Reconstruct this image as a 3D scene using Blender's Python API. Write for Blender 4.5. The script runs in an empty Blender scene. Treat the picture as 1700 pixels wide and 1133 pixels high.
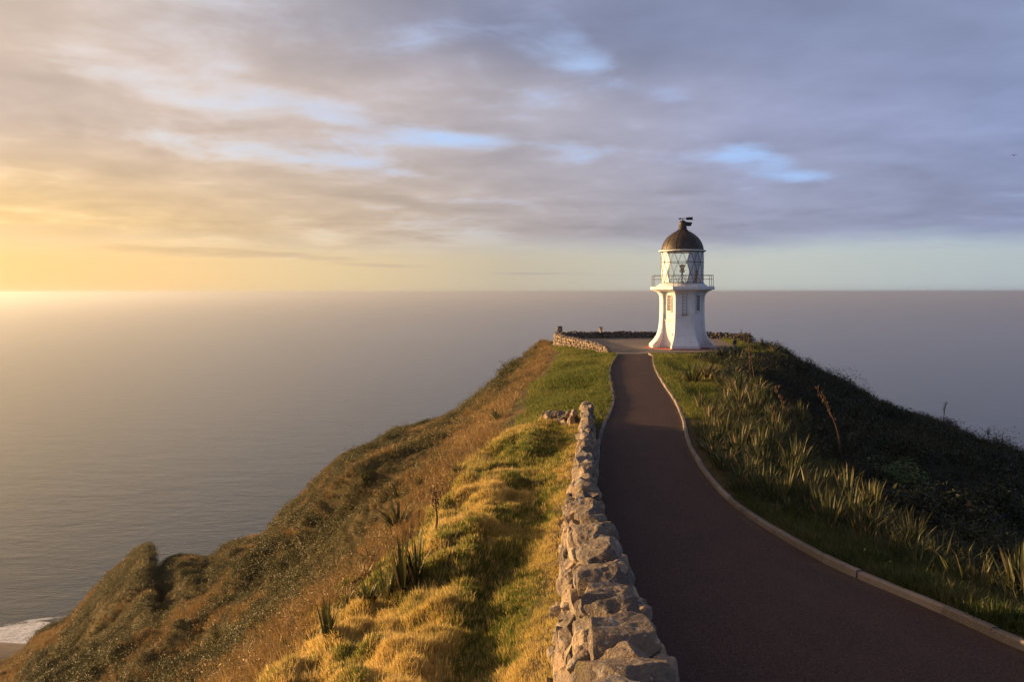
import bpy, math, random
import numpy as np
from mathutils import Vector, Matrix
R = math.radians
SC = bpy.context.scene
COL = SC.collection
rng = np.random.default_rng(7)
random.seed(7)

# ------------------------------------------------------------------ camera, sky, sun, exposure
CZ = 4.3                       # eye height above the lighthouse forecourt (z = 0)
PITCH = R(3.33)
FPX = 1400.0                   # focal length in pixels of the 1700 px wide photograph
SEA_Z = -146.0
SUN_AZ = R(-73.0)              # bearing from +Y, negative = left
SUN_EL = R(7.6)
GLOW_AZ = R(-63.0)             # brightest part of the cloud deck
cam_d = bpy.data.cameras.new('camera')
cam = bpy.data.objects.new('camera', cam_d); COL.objects.link(cam)
cam.location = (0, 0, CZ); cam.rotation_euler = (R(90) - PITCH, R(0.08), 0)
cam_d.sensor_width = 36; cam_d.lens = 36 * FPX / 1700; cam_d.clip_start = 0.1; cam_d.clip_end = 200000
SC.camera = cam
SC.view_settings.view_transform = 'Standard'; SC.view_settings.look = 'None'
SC.view_settings.exposure = 1.0; SC.view_settings.gamma = 1.0
SC.cycles.use_denoising = True
SC.cycles.max_bounces = 6; SC.cycles.transparent_max_bounces = 16
SC.cycles.caustics_reflective = False; SC.cycles.caustics_refractive = False
SUN_DIR = Vector((math.sin(SUN_AZ) * math.cos(SUN_EL), math.cos(SUN_AZ) * math.cos(SUN_EL), math.sin(SUN_EL)))
sun_d = bpy.data.lights.new('sun', 'SUN'); sun_d.energy = 5.0; sun_d.angle = R(0.5); sun_d.color = (1.0, 0.62, 0.29)
sun = bpy.data.objects.new('sun', sun_d); COL.objects.link(sun)
sun.rotation_euler = SUN_DIR.to_track_quat('Z', 'Y').to_euler()


class NT:
    """short-hand for building node trees"""
    def __init__(self, nt): self.nt = nt; nt.nodes.clear()
    def n(self, typ, **kw):
        nd = self.nt.nodes.new(typ)
        for k, v in kw.items(): setattr(nd, k, v)
        return nd
    def put(self, sock, v):
        if v is None: return
        if isinstance(v, bpy.types.NodeSocket): self.nt.links.new(v, sock)
        else:
            if hasattr(sock.default_value, '__len__') and not hasattr(v, '__len__'): v = (v,) * len(sock.default_value)
            if sock.type == 'RGBA' and len(v) == 3: v = (*v, 1)
            sock.default_value = v
    def math(self, op, a, b=None, c=None, clamp=False):
        nd = self.n('ShaderNodeMath', operation=op); nd.use_clamp = clamp
        for i, v in enumerate((a, b, c)): self.put(nd.inputs[i], v)
        return nd.outputs[0]
    def vmath(self, op, a, b=None):
        nd = self.n('ShaderNodeVectorMath', operation=op)
        self.put(nd.inputs[0], a); self.put(nd.inputs[1], b)
        return nd.outputs['Value'] if op in ('DOT_PRODUCT', 'LENGTH') else nd.outputs[0]
    def mix(self, f, a, b, blend='MIX'):
        nd = self.n('ShaderNodeMix', data_type='RGBA', blend_type=blend)
        self.put(nd.inputs[0], f); self.put(nd.inputs[6], a); self.put(nd.inputs[7], b)
        return nd.outputs[2]
    def rng(self, v, a, b, c=0.0, d=1.0, smooth=True):
        nd = self.n('ShaderNodeMapRange'); nd.interpolation_type = 'SMOOTHSTEP' if smooth else 'LINEAR'
        for i, x in enumerate((v, a, b, c, d)): self.put(nd.inputs[i], x)
        return nd.outputs[0]
    def noise(self, vec, scale, detail=4, rough=0.5, dist=0.0, lac=2.0):
        nd = self.n('ShaderNodeTexNoise')
        self.put(nd.inputs['Vector'], vec); self.put(nd.inputs['Scale'], scale); self.put(nd.inputs['Detail'], detail)
        self.put(nd.inputs['Roughness'], rough); self.put(nd.inputs['Distortion'], dist); self.put(nd.inputs['Lacunarity'], lac)
        return nd.outputs[0]
    def ramp(self, v, stops):
        nd = self.n('ShaderNodeValToRGB'); e = nd.color_ramp.elements
        while len(e) < len(stops): e.new(0.5)
        for i, (p, c) in enumerate(stops):
            e[i].position = p; e[i].color = (*c, 1)
        self.put(nd.inputs[0], v); return nd.outputs[0]
    def xyz(self, x, y, z):
        nd = self.n('ShaderNodeCombineXYZ')
        for i, v in enumerate((x, y, z)): self.put(nd.inputs[i], v)
        return nd.outputs[0]
    def sep(self, v):
        nd = self.n('ShaderNodeSeparateXYZ'); self.put(nd.inputs[0], v); return nd.outputs
    def bump(self, h, strength=0.5, dist=0.02, normal=None):
        nd = self.n('ShaderNodeBump'); self.put(nd.inputs['Height'], h)
        nd.inputs['Strength'].default_value = strength; nd.inputs['Distance'].default_value = dist
        self.put(nd.inputs['Normal'], normal); return nd.outputs[0]


# world: Nishita sky seen through a broken deck of stratocumulus
w = bpy.data.worlds.new('World'); SC.world = w; w.use_nodes = True
T = NT(w.node_tree)
SKY_K = 0.1
gen = T.n('ShaderNodeTexCoord').outputs['Generated']
dirn = T.vmath('NORMALIZE', gen)
sx, sy, sz = T.sep(dirn)
sky = T.n('ShaderNodeTexSky', sky_type='NISHITA')
sky.sun_disc = False; sky.sun_elevation = SUN_EL; sky.sun_rotation = SUN_AZ
sky.altitude = 100; sky.air_density = 1.0; sky.dust_density = 1.6; sky.ozone_density = 1.5
zc = T.math('MAXIMUM', sz, 0.0)
den = T.math('ADD', zc, 0.10)
px = T.math('DIVIDE', sx, den); py = T.math('DIVIDE', sy, den)
P = T.xyz(px, py, 0.0)
P = T.vmath('ADD', P, (3.7, 9.1, 0.0))
big = T.noise(P, 0.50, 3, 0.5, 0.3)
mid = T.noise(P, 1.25, 5, 0.50, 0.35)
fine = T.noise(P, 3.1, 5, 0.52, 0.2)
az_n = T.noise(T.xyz(sx, sy, 0.0), 3.2, 3, 0.5)
edge = T.math('ADD', T.rng(az_n, 0.2, 0.8, 0.038, 0.066, False), T.math('MULTIPLY', T.math('SUBTRACT', fine, 0.5), 0.02))
deck = T.rng(T.math('SUBTRACT', zc, edge), -0.012, 0.02)
body = T.math('ADD', T.math('MULTIPLY', big, 0.5), T.math('ADD', T.math('MULTIPLY', mid, 0.42), T.math('MULTIPLY', fine, 0.14)))
azim = T.math('ARCTAN2', sx, sy)


def patch(lon, lat, rlon, rlat, tilt=0.0):
    """a soft elliptical region of the sky, bearing and height in degrees"""
    a = T.math('SUBTRACT', azim, R(lon)); e = T.math('SUBTRACT', T.math('SUBTRACT', sz, R(lat)), T.math('MULTIPLY', a, tilt))
    q = T.math('ADD', T.math('POWER', T.math('DIVIDE', a, R(rlon)), 2.0), T.math('POWER', T.math('DIVIDE', e, R(rlat)), 2.0))
    return T.math('EXPONENT', T.math('MULTIPLY', q, -1.0))


gaps = None
for lon, lat, rlon, rlat, tilt, amp in [(-26.0, 12.8, 4.0, .9, -.12, .06), (-19.5, 9.4, 7, .6, -.02, .035), (-27.5, 9.2, 5, .6, .0, .045), (-3.6, 10.1, 4.2, .55, -.05, .15), (3.5, 9.6, 5, .6, -.05, .06), (15.8, 8.9, 2.6, 1.0, -.2, .16), (18.2, 7.4, 2.2, .55, -.1, .11), (4.6, 15.3, 3.6, 2.2, -.45, .115), (0, 16.5, 7, 2.4, -.2, .05), (9.8, 12.6, 3, 1.0, -.3, .07), (-12.5, 11.6, 4, .7, -.1, .07), (0, 26, 60, 4, 0, .02)]:
    g_ = T.math('MULTIPLY', patch(lon, lat, rlon, rlat, tilt), amp); gaps = g_ if gaps is None else T.math('ADD', gaps, g_)
rough_ = T.math('ADD', T.math('MULTIPLY', T.math('SUBTRACT', body, .53), .72), T.math('MULTIPLY', T.math('SUBTRACT', T.noise(P, 2.2, 8, .60, .6), .5), .24))
cover = T.math('SUBTRACT', T.math('ADD', .56, rough_), gaps)
solid = T.rng(cover, 0.37, 0.53)
a_deck = T.math('MULTIPLY', deck, solid)
strk = T.noise(T.xyz(T.math('MULTIPLY', px, 0.12), T.math('MULTIPLY', zc, 60.0), 0.0), 1.0, 4, 0.55, 0.4)
strk_m = T.math('MULTIPLY', T.rng(strk, 0.55, 0.68), T.math('MULTIPLY', T.rng(zc, 0.008, 0.022), T.rng(zc, 0.075, 0.05)))
bars = None
for lon, lat, rlon, rlat, tilt, amp in [(-19, 2.55, 9.5, .42, -.035, 1.0), (-8, 1.75, 4.5, .20, -.02, .6), (1.5, 1.25, 4.5, .14, .0, .75), (-28.5, 1.2, 1.6, .12, .0, .5), (11, 2.6, 3.0, .25, .0, .35)]:
    g_ = T.math('MULTIPLY', patch(lon, lat, rlon, rlat, tilt), amp); bars = g_ if bars is None else T.math('ADD', bars, g_)
bar_n = T.noise(T.xyz(T.math('MULTIPLY', azim, 14.0), T.math('MULTIPLY', sz, 160.0), 0.0), 1.0, 4, .55, .5)
bars = T.math('MULTIPLY', T.rng(T.math('ADD', bars, T.math('MULTIPLY', T.math('SUBTRACT', bar_n, .5), .9)), .35, .85), T.rng(bars, .05, .3))
alpha = T.math('MAXIMUM', T.math('MAXIMUM', a_deck, T.math('MULTIPLY', strk_m, 0.25)), T.math('MULTIPLY', bars, .8))
toward = T.vmath('DOT_PRODUCT', T.vmath('NORMALIZE', T.xyz(sx, sy, 0.0)), (math.sin(GLOW_AZ), math.cos(GLOW_AZ), 0.0))
t01 = T.rng(toward, -1.0, 1.0, 0.0, 1.0, False)
c_hi = T.ramp(t01, [(0.0, (.15, .18, .29)), (0.465, (.178, .215, .35)), (0.60, (.225, .245, .36)), (0.727, (.30, .283, .32)), (0.83, (.39, .325, .295)), (0.924, (.45, .355, .295)), (1.0, (.65, .48, .31))])
c_lo = T.ramp(t01, [(0.0, (.14, .17, .26)), (0.465, (.18, .205, .31)), (0.60, (.215, .225, .30)), (0.727, (.31, .27, .255)), (0.83, (.46, .345, .225)), (0.924, (.66, .44, .19)), (1.0, (1.2, .76, .30))])
c_top = T.ramp(t01, [(0.0, (.14, .17, .28)), (0.465, (.160, .19, .30)), (0.66, (.165, .19, .29)), (0.74, (.175, .19, .275)), (0.83, (.27, .25, .27)), (0.924, (.44, .35, .29)), (1.0, (.6, .45, .3))])
c_cloud = T.mix(T.rng(zc, 0.05, 0.20), c_lo, T.mix(T.rng(T.math('ADD', zc, T.math('MULTIPLY', T.math('SUBTRACT', big, .5), .16)), 0.19, 0.29), c_hi, c_top))
shade = T.rng(T.math('ADD', T.math('MULTIPLY', mid, 0.6), T.math('MULTIPLY', fine, 0.4)), 0.34, 0.66, 1.17, 0.86, False)
lit_edge = T.math('ADD', 1.0, T.math('MULTIPLY', T.rng(cover, 0.40, 0.56, 1.0, 0.0), T.rng(toward, 0.1, 0.9, 0.03, 0.30)))
c_cloud = T.mix(1.0, c_cloud, T.xyz(*(T.math('MULTIPLY', shade, lit_edge),) * 3), 'MULTIPLY')
c_clear_hi = T.ramp(t01, [(0.0, (.17, .30, .56)), (0.465, (.24, .38, .66)), (0.65, (.30, .43, .70)), (0.80, (.38, .48, .68)), (0.92, (.56, .57, .58)), (1.0, (1.2, .9, .5))])
c_clear_lo = T.ramp(t01, [(0.0, (.26, .32, .38)), (0.465, (.33, .385, .42)), (0.60, (.40, .425, .40)), (0.727, (.42, .37, .285)), (0.83, (.62, .46, .255)), (0.924, (.84, .50, .20)), (1.0, (1.9, 1.15, .36))])
c_air = T.mix(T.rng(zc, 0.03, 0.13), c_clear_lo, c_clear_hi)
c_sky = T.mix(0.86, T.mix(1.0, sky.outputs[0], (SKY_K,) * 3, 'MULTIPLY'), c_air)
c_all = T.mix(alpha, c_sky, c_cloud)
sky_dim = T.rng(zc, 0.36, 0.85, 1.0, 0.50)          # unseen sky overhead dimmed on purpose, to cut the fill light
sky_dim = T.math('MULTIPLY', sky_dim, 0.74)
c_all = T.mix(1.0, c_all, T.xyz(sky_dim, sky_dim, sky_dim), 'MULTIPLY')
sang = T.math('ARCCOSINE', T.math('MINIMUM', T.vmath('DOT_PRODUCT', dirn, tuple(SUN_DIR)), 1.0))
aur = T.math('EXPONENT', T.math('MULTIPLY', T.math('POWER', T.math('DIVIDE', sang, R(15)), 2.0), -1.0))          # the glow right round the sun, off to the left
c_all = T.mix(1.0, c_all, T.mix(1.0, (3.2, 1.9, .72), T.xyz(aur, aur, aur), 'MULTIPLY'), 'ADD')
bg = T.n('ShaderNodeBackground'); T.put(bg.inputs['Color'], T.mix(1.0, c_all, (1 / SKY_K,) * 3, 'MULTIPLY')); bg.inputs['Strength'].default_value = SKY_K
out = T.n('ShaderNodeOutputWorld'); T.nt.links.new(bg.outputs[0], out.inputs['Surface'])


# ------------------------------------------------------------------ helpers
def tag(o, label=None, cat=None, group=None, kind=None):
    if label: o['label'] = label
    if cat: o['category'] = cat
    if group: o['group'] = group
    if kind: o['kind'] = kind
    return o


def empty(name, loc, rz=0.0):
    o = bpy.data.objects.new(name, None); COL.objects.link(o)
    o.location = loc; o.rotation_euler = (0, 0, rz); o.empty_display_size = 0.3
    return o


class MB:
    """mesh builder: vertex and face arrays gathered into ONE mesh"""
    def __init__(self): self.v = []; self.f = []; self.m = []; self.r = []; self.n = 0
    def add(self, v, f, mat=0, rnd=0.5):
        v = np.asarray(v, float).reshape(-1, 3)
        if not isinstance(f, list): f = [f]
        for a in f:
            a = np.asarray(a, np.int64)
            if a.ndim == 1: a = a[None]
            self.f.append(a + self.n); self.m.append(np.full(len(a), mat, np.int32))
        self.v.append(v); self.r.append(np.full(len(v), rnd) if np.isscalar(rnd) else np.asarray(rnd, float)); self.n += len(v)
        return self
    def mesh(self, name, mats, smooth=False, attrs=None):
        V = np.concatenate(self.v); me = bpy.data.meshes.new(name)
        sizes = np.concatenate([np.full(len(a), a.shape[1], np.int32) for a in self.f])
        loops = np.concatenate([a.ravel() for a in self.f]).astype(np.int32)
        me.vertices.add(len(V)); me.vertices.foreach_set('co', V.astype(np.float32).ravel())
        me.loops.add(len(loops)); me.loops.foreach_set('vertex_index', loops)
        me.polygons.add(len(sizes)); st = np.zeros(len(sizes), np.int32); st[1:] = np.cumsum(sizes)[:-1]
        me.polygons.foreach_set('loop_start', st)
        try: me.polygons.foreach_set('loop_total', sizes)
        except Exception: pass
        for mt in (mats if isinstance(mats, (list, tuple)) else [mats]): me.materials.append(mt)
        me.polygons.foreach_set('material_index', np.concatenate(self.m))
        me.polygons.foreach_set('use_smooth', np.full(len(sizes), bool(smooth)))
        at = me.attributes.new('rnd', 'FLOAT', 'POINT'); at.data.foreach_set('value', np.concatenate(self.r).astype(np.float32))
        for k, a in (attrs or {}).items():
            at = me.attributes.new(k, 'FLOAT_COLOR', 'POINT')
            at.data.foreach_set('color', np.c_[a, np.ones(len(a))].astype(np.float32).ravel())
        me.update(calc_edges=True); me.validate()
        return me
    def build(self, name, mats, parent=None, smooth=False, attrs=None):
        o = bpy.data.objects.new(name, self.mesh(name, mats, smooth, attrs)); COL.objects.link(o)
        if parent is not None: o.parent = parent
        return o
    # simple solids ----------------------------------------------------
    def box(self, c, s, rz=0.0, rnd=0.5, bev=0.0, mat=0):
        hx, hy, hz = np.array(s) / 2
        b = min(bev, hx * .9, hy * .9, hz * .9)
        if b <= 0:
            v = np.array([(x, y, z) for x in (-hx, hx) for y in (-hy, hy) for z in (-hz, hz)])
            f = np.array([(0, 1, 3, 2), (4, 6, 7, 5), (0, 4, 5, 1), (2, 3, 7, 6), (0, 2, 6, 4), (1, 5, 7, 3)])
        else:   # rounded in plan and on the top and bottom edge
            ring = lambda ix, iy: [(-ix + b, -iy), (ix - b, -iy), (ix, -iy + b), (ix, iy - b), (ix - b, iy), (-ix + b, iy), (-ix, iy - b), (-ix, -iy + b)]
            v = []; 
            for zz, ins in ((-hz, b), (-hz + b, 0), (hz - b, 0), (hz, b)):
                for x, y in ring(hx, hy): v.append((x * (hx - ins) / hx, y * (hy - ins) / hy, zz))
            v = np.array(v); f4 = np.array([(r * 8 + i, r * 8 + (i + 1) % 8, r * 8 + 8 + (i + 1) % 8, r * 8 + 8 + i) for r in range(3) for i in range(8)])
            f = [f4, np.array([7, 6, 5, 4, 3, 2, 1, 0]), np.array([24, 25, 26, 27, 28, 29, 30, 31])]
        ca, sa = math.cos(rz), math.sin(rz)
        v = v @ np.array([[ca, sa, 0], [-sa, ca, 0], [0, 0, 1]]) + np.array(c)
        return self.add(v, f, mat, rnd)
    def tube(self, pts, rad, n=8, rnd=0.5, mat=0, caps=True):
        pts = [Vector(p) for p in pts]; rad = [rad] * len(pts) if np.isscalar(rad) else rad
        v = []; up = None
        for i, p in enumerate(pts):
            t = (pts[min(i + 1, len(pts) - 1)] - pts[max(i - 1, 0)]).normalized()
            if up is None: up = Vector((0, 0, 1)) if abs(t.z) < 0.9 else Vector((1, 0, 0))
            a = t.cross(up).normalized(); b = a.cross(t).normalized(); up = b
            for k in range(n):
                th = 2 * math.pi * k / n; v.append(p + (a * math.cos(th) + b * math.sin(th)) * rad[i])
        f = [np.array([(r * n + k, r * n + (k + 1) % n, r * n + n + (k + 1) % n, r * n + n + k) for r in range(len(pts) - 1) for k in range(n)])]
        if caps: f += [np.arange(n)[::-1], np.arange(n) + n * (len(pts) - 1)]
        return self.add(np.array([tuple(q) for q in v]), f, mat, rnd)
    def lathe(self, prof, n=32, c=(0, 0, 0), rot=0.0, rnd=0.5, mat=0, caps=True):
        v = []
        for r, z in prof:
            th = rot + 2 * np.pi * np.arange(n) / n
            v.append(np.c_[c[0] + r * np.cos(th), c[1] + r * np.sin(th), np.full(n, c[2] + z)])
        f = [np.array([(r * n + k, r * n + (k + 1) % n, r * n + n + (k + 1) % n, r * n + n + k) for r in range(len(prof) - 1) for k in range(n)])]
        if caps: f += [np.arange(n)[::-1], np.arange(n) + n * (len(prof) - 1)]
        return self.add(np.concatenate(v), f, mat, rnd)


def _h(ix, iy, iz, seed):
    n = (ix.astype(np.int64) * 374761393 + iy.astype(np.int64) * 668265263 + iz.astype(np.int64) * 2147483647 + seed * 144665) & 0xffffffff
    n = ((n ^ (n >> 13)) * 1274126177) & 0xffffffff
    n = ((n ^ (n >> 16)) * 2246822519) & 0xffffffff
    return ((n ^ (n >> 15)) & 0xffffff) / float(0xffffff)


def vn2(x, y, seed=0):
    x = np.asarray(x, float); y = np.asarray(y, float)
    ix = np.floor(x); iy = np.floor(y); fx = x - ix; fy = y - iy
    fx = fx * fx * fx * (fx * (fx * 6 - 15) + 10); fy = fy * fy * fy * (fy * (fy * 6 - 15) + 10)
    ix = ix.astype(np.int64); iy = iy.astype(np.int64); z0 = np.zeros_like(ix)
    a = _h(ix, iy, z0, seed); b = _h(ix + 1, iy, z0, seed); c = _h(ix, iy + 1, z0, seed); d = _h(ix + 1, iy + 1, z0, seed)
    return (a * (1 - fx) + b * fx) * (1 - fy) + (c * (1 - fx) + d * fx) * fy - 0.5


def fbm2(x, y, octv=4, seed=0, gain=0.5):
    s = 0; a = 1.0; c, sn = math.cos(0.6), math.sin(0.6)
    for o in range(octv):
        s = s + a * vn2(x, y, seed + o * 17); a *= gain
        x, y = (x * c - y * sn) * 2.03 + 11.3, (x * sn + y * c) * 2.03 - 7.1
    return s


def vn3(p, seed=0):
    i = np.floor(p); f = p - i; f = f * f * (3 - 2 * f); i = i.astype(np.int64)
    r = 0
    for dx in (0, 1):
        for dy in (0, 1):
            for dz in (0, 1):
                wgt = (f[:, 0] if dx else 1 - f[:, 0]) * (f[:, 1] if dy else 1 - f[:, 1]) * (f[:, 2] if dz else 1 - f[:, 2])
                r = r + wgt * _h(i[:, 0] + dx, i[:, 1] + dy, i[:, 2] + dz, seed)
    return r - 0.5


def sstep(x, a, b):
    t = np.clip((x - a) / (b - a), 0, 1); return t * t * (3 - 2 * t)


def sp(t, wd): return wd * np.logaddexp(0, t / wd)


class Spline:
    """natural cubic through (t, value)"""
    def __init__(self, t, v):
        t = np.array(t, float); v = np.array(v, float); o = np.argsort(t); self.t = t = t[o]; self.v = v = v[o]
        n = len(t); h = np.diff(t); A = np.eye(n); b = np.zeros(n)
        for i in range(1, n - 1):
            A[i, i - 1] = h[i - 1]; A[i, i] = 2 * (h[i - 1] + h[i]); A[i, i + 1] = h[i]
            b[i] = 3 * ((v[i + 1] - v[i]) / h[i] - (v[i] - v[i - 1]) / h[i - 1])
        self.c = np.linalg.solve(A, b); self.h = h
        self.b = np.diff(v) / h - h * (2 * self.c[:-1] + self.c[1:]) / 3; self.d = np.diff(self.c) / (3 * h)
    def __call__(self, x):
        x = np.clip(np.asarray(x, float), self.t[0], self.t[-1]); i = np.clip(np.searchsorted(self.t, x, side='right') - 1, 0, len(self.h) - 1); s = x - self.t[i]
        return self.v[i] + self.b[i] * s + self.c[i] * s * s + self.d[i] * s ** 3


# sight lines of the photograph, used to survey where things stand
def ray(u, v):
    xc = (u - 850.0) / FPX; yc = -(v - 566.5) / FPX
    cp, s = math.cos(PITCH), math.sin(PITCH)
    y = cp + yc * s; z = -s + yc * cp
    return xc / y, z / y            # x and z gained per metre of y


_ty = np.arange(-40, 200, 0.1)
_tH = np.interp(_ty, [-20, 0, 3, 5, 8, 12, 17, 22], [1.6, 2.6, 2.95, 3.2, 3.6, 4.0, 4.25, 4.3])
_k = np.exp(-0.5 * (np.arange(-30, 31) / 10.0) ** 2); _k /= _k.sum()
_tH = np.convolve(np.pad(_tH, 30, 'edge'), _k, 'valid')
def Hp(y): return np.interp(y, _ty, _tH)
def zp(y): return CZ - Hp(y)


def on_path(u, v):
    dx, dz = ray(u, v); lo, hi = 1.0, 150.0
    for _ in range(50):
        m = (lo + hi) / 2
        if -dz * m < Hp(m): lo = m
        else: hi = m
    return dx * lo, lo


KR = [on_path(*p) for p in [(1083, 592), (1086, 612), (1101, 640), (1120, 670), (1132, 700), (1140, 735), (1160, 775), (1200, 825), (1250, 865), (1320, 908), (1400, 950), (1500, 993), (1600, 1037), (1700, 1081)]]
KR += [(KR[-1][0] + .55, 6.2), (KR[-1][0] + 1.4, 3.0), (KR[-1][0] + 3.2, -4.0)]
KL = [on_path(*p) for p in [(1027, 589), (1013, 620), (1018, 650), (1017, 682), (1003, 712), (995, 760), (992, 835)]]
KL += [(1.42, 12.5), (1.2, 8), (1.0, 4), (0.9, -4)]
xkr = Spline([p[1] for p in KR], [p[0] for p in KR]); xkl = Spline([p[1] for p in KL], [p[0] for p in KL])
PATH_END = 58.2

# near stone wall: centre line and top
WY = [-1, 2, 5, 7.4, 9.4, 11, 14, 16.5, 22, 26.8]
wall_x = Spline(WY, [.50, .60, .74, .90, .99, 1.04, 1.20, 1.43, 1.97, 2.38])
wall_H = Spline(WY, [1.7, 2.0, 2.32, 2.64, 2.84, 2.96, 3.12, 3.22, 3.40, 3.50])

# terrain -----------------------------------------------------------
xl_edge = Spline([-20, 5, 10, 16, 25, 40, 60, 76, 110], [-3.5, -3.3, -3.1, -2.3, -0.9, 0.2, 2.6, 3.4, 4.0])
xr_edge = Spline([-20, 0, 8, 10, 14, 18, 25, 32, 40, 50, 60, 76, 110], [9, 8.3, 7.4, 7.0, 6.4, 6.0, 7.2, 9.2, 12, 15.5, 18.8, 20.5, 21])


def wall_left(y): return np.where(y < 27, wall_x(np.minimum(y, 27)) - np.interp(y, [8, 13, 20], [.55, .38, .22]), xkl(np.clip(y, 27, 58)) - 0.3)


# brow of the headland as (u, v, distance): beyond it the ground drops to the sea
BROW = [(-900, 1560, 100), (-400, 1330, 106), (-150, 1190, 110), (0, 1104, 112), (22, 1095, 112), (45, 1076, 112), (58, 1060, 112), (72, 1050, 112), (90, 1042, 112), (110, 1034, 111), (130, 1014, 110), (150, 992, 108), (180, 961, 106), (215, 931, 104),
        (235, 912, 103), (247, 905, 103), (251, 914, 103), (256, 952, 102), (264, 950, 101), (282, 930, 100), (300, 922, 99), (320, 924, 98), (340, 935, 97), (352, 931, 96), (380, 911, 95), (415, 894, 95), (440, 886, 94), (470, 856, 94), (500, 826, 94), (522, 804, 94),
        (550, 774, 93), (580, 752, 92), (620, 735, 91), (660, 718, 90), (700, 706, 89), (740, 694, 87), (770, 680, 85), (800, 660, 83), (830, 634, 82), (850, 610, 81), (862, 602, 80.5), (880, 584, 80), (900, 569, 79.5), (920, 566, 79.2), (940, 562, 79.2),
        (1000, 562, 79.3), (1090, 563, 79), (1180, 564, 77), (1240, 569, 75), (1270, 583, 73), (1300, 592, 71), (1350, 624, 68), (1400, 644, 65), (1450, 668, 62), (1500, 686, 60), (1560, 708, 57), (1600, 724, 55), (1640, 744, 53), (1700, 773, 50), (1800, 818, 47), (2000, 893, 43), (2500, 1040, 40)]
_ba = np.array([math.atan(ray(u, v)[0]) for u, v, d in BROW])
_be = np.array([ray(u, v)[1] * math.cos(a) for (u, v, d), a in zip(BROW, _ba)])      # rise per metre of range
_bd = np.array([d for u, v, d in BROW], float)


def base_H(x, y):
    yy = np.clip(y, -15, 110)
    xw = wall_left(yy); xl = xl_edge(yy); xr = xr_edge(yy)
    g = np.interp(yy, [5, 22, 30, 60], [0.20, 0.17, 0.10, 0.10])
    H = Hp(yy) + g * sp(xw - x, 0.3) + (0.70 - g) * sp(xl - x, 0.9) + 0.21 * sp(x - xr, 0.8)
    H += np.interp(yy, [8, 14, 22], [.30, .12, .0]) * sstep(xw - x, -0.1, 0.7) * sstep(yy, 28.5, 26)
    return H


def masks(x, y):
    yy = np.clip(y, -15, 110)
    xw = wall_left(yy); xl = xl_edge(yy)
    kr = xkr(np.minimum(yy, 58)); kl = xkl(np.minimum(yy, 58))
    on_pave = ((x > kl - 0.1) & (x < kr + 0.1) & (yy < PATH_END + 1)) | ((yy > 57.5) & (yy < 78.5) & (x > court_left(yy)) & (x < 16.8 + (yy - 60) * .12))
    jit = fbm2(x * .35, y * .35, 3, 41) * 2.2
    strip = sstep(x, xl - 0.9 + jit, xl + 0.1 + jit) * sstep(xw - x, -0.35, 0.0) * (yy < 28.5)
    lawnL = sstep(x, xl + 0.2 + jit * .5, xl + 0.9 + jit * .5) * (x < np.where(yy < 57.5, kl - 0.19, court_left(np.clip(yy, 56, 80)) - .4)) * (yy >= 27) * ~on_pave
    verge = (x > kr + 0.20) * sstep(x, kr + 1.7 + jit * .35, kr + 1.0 + jit * .35) * sstep(yy, 19, 15.5)
    lawnR = (x > kr + 0.20) * sstep(x, lawn_r(yy) + jit * .3, lawn_r(yy) - .6 + jit * .3) * (yy >= 28) * ~on_pave
    return on_pave, strip, lawnL, verge, lawnR


lawn_r = Spline([26, 30, 36, 42, 48, 56, 60, 66, 80], [6.2, 7.4, 9.2, 10.8, 12.0, 13.6, 19.5, 20.5, 20.5])
court_left = Spline([56, 60, 64, 68, 72, 76, 80], [7.3, 7.0, 6.3, 5.4, 4.6, 4.2, 4.2])


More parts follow.
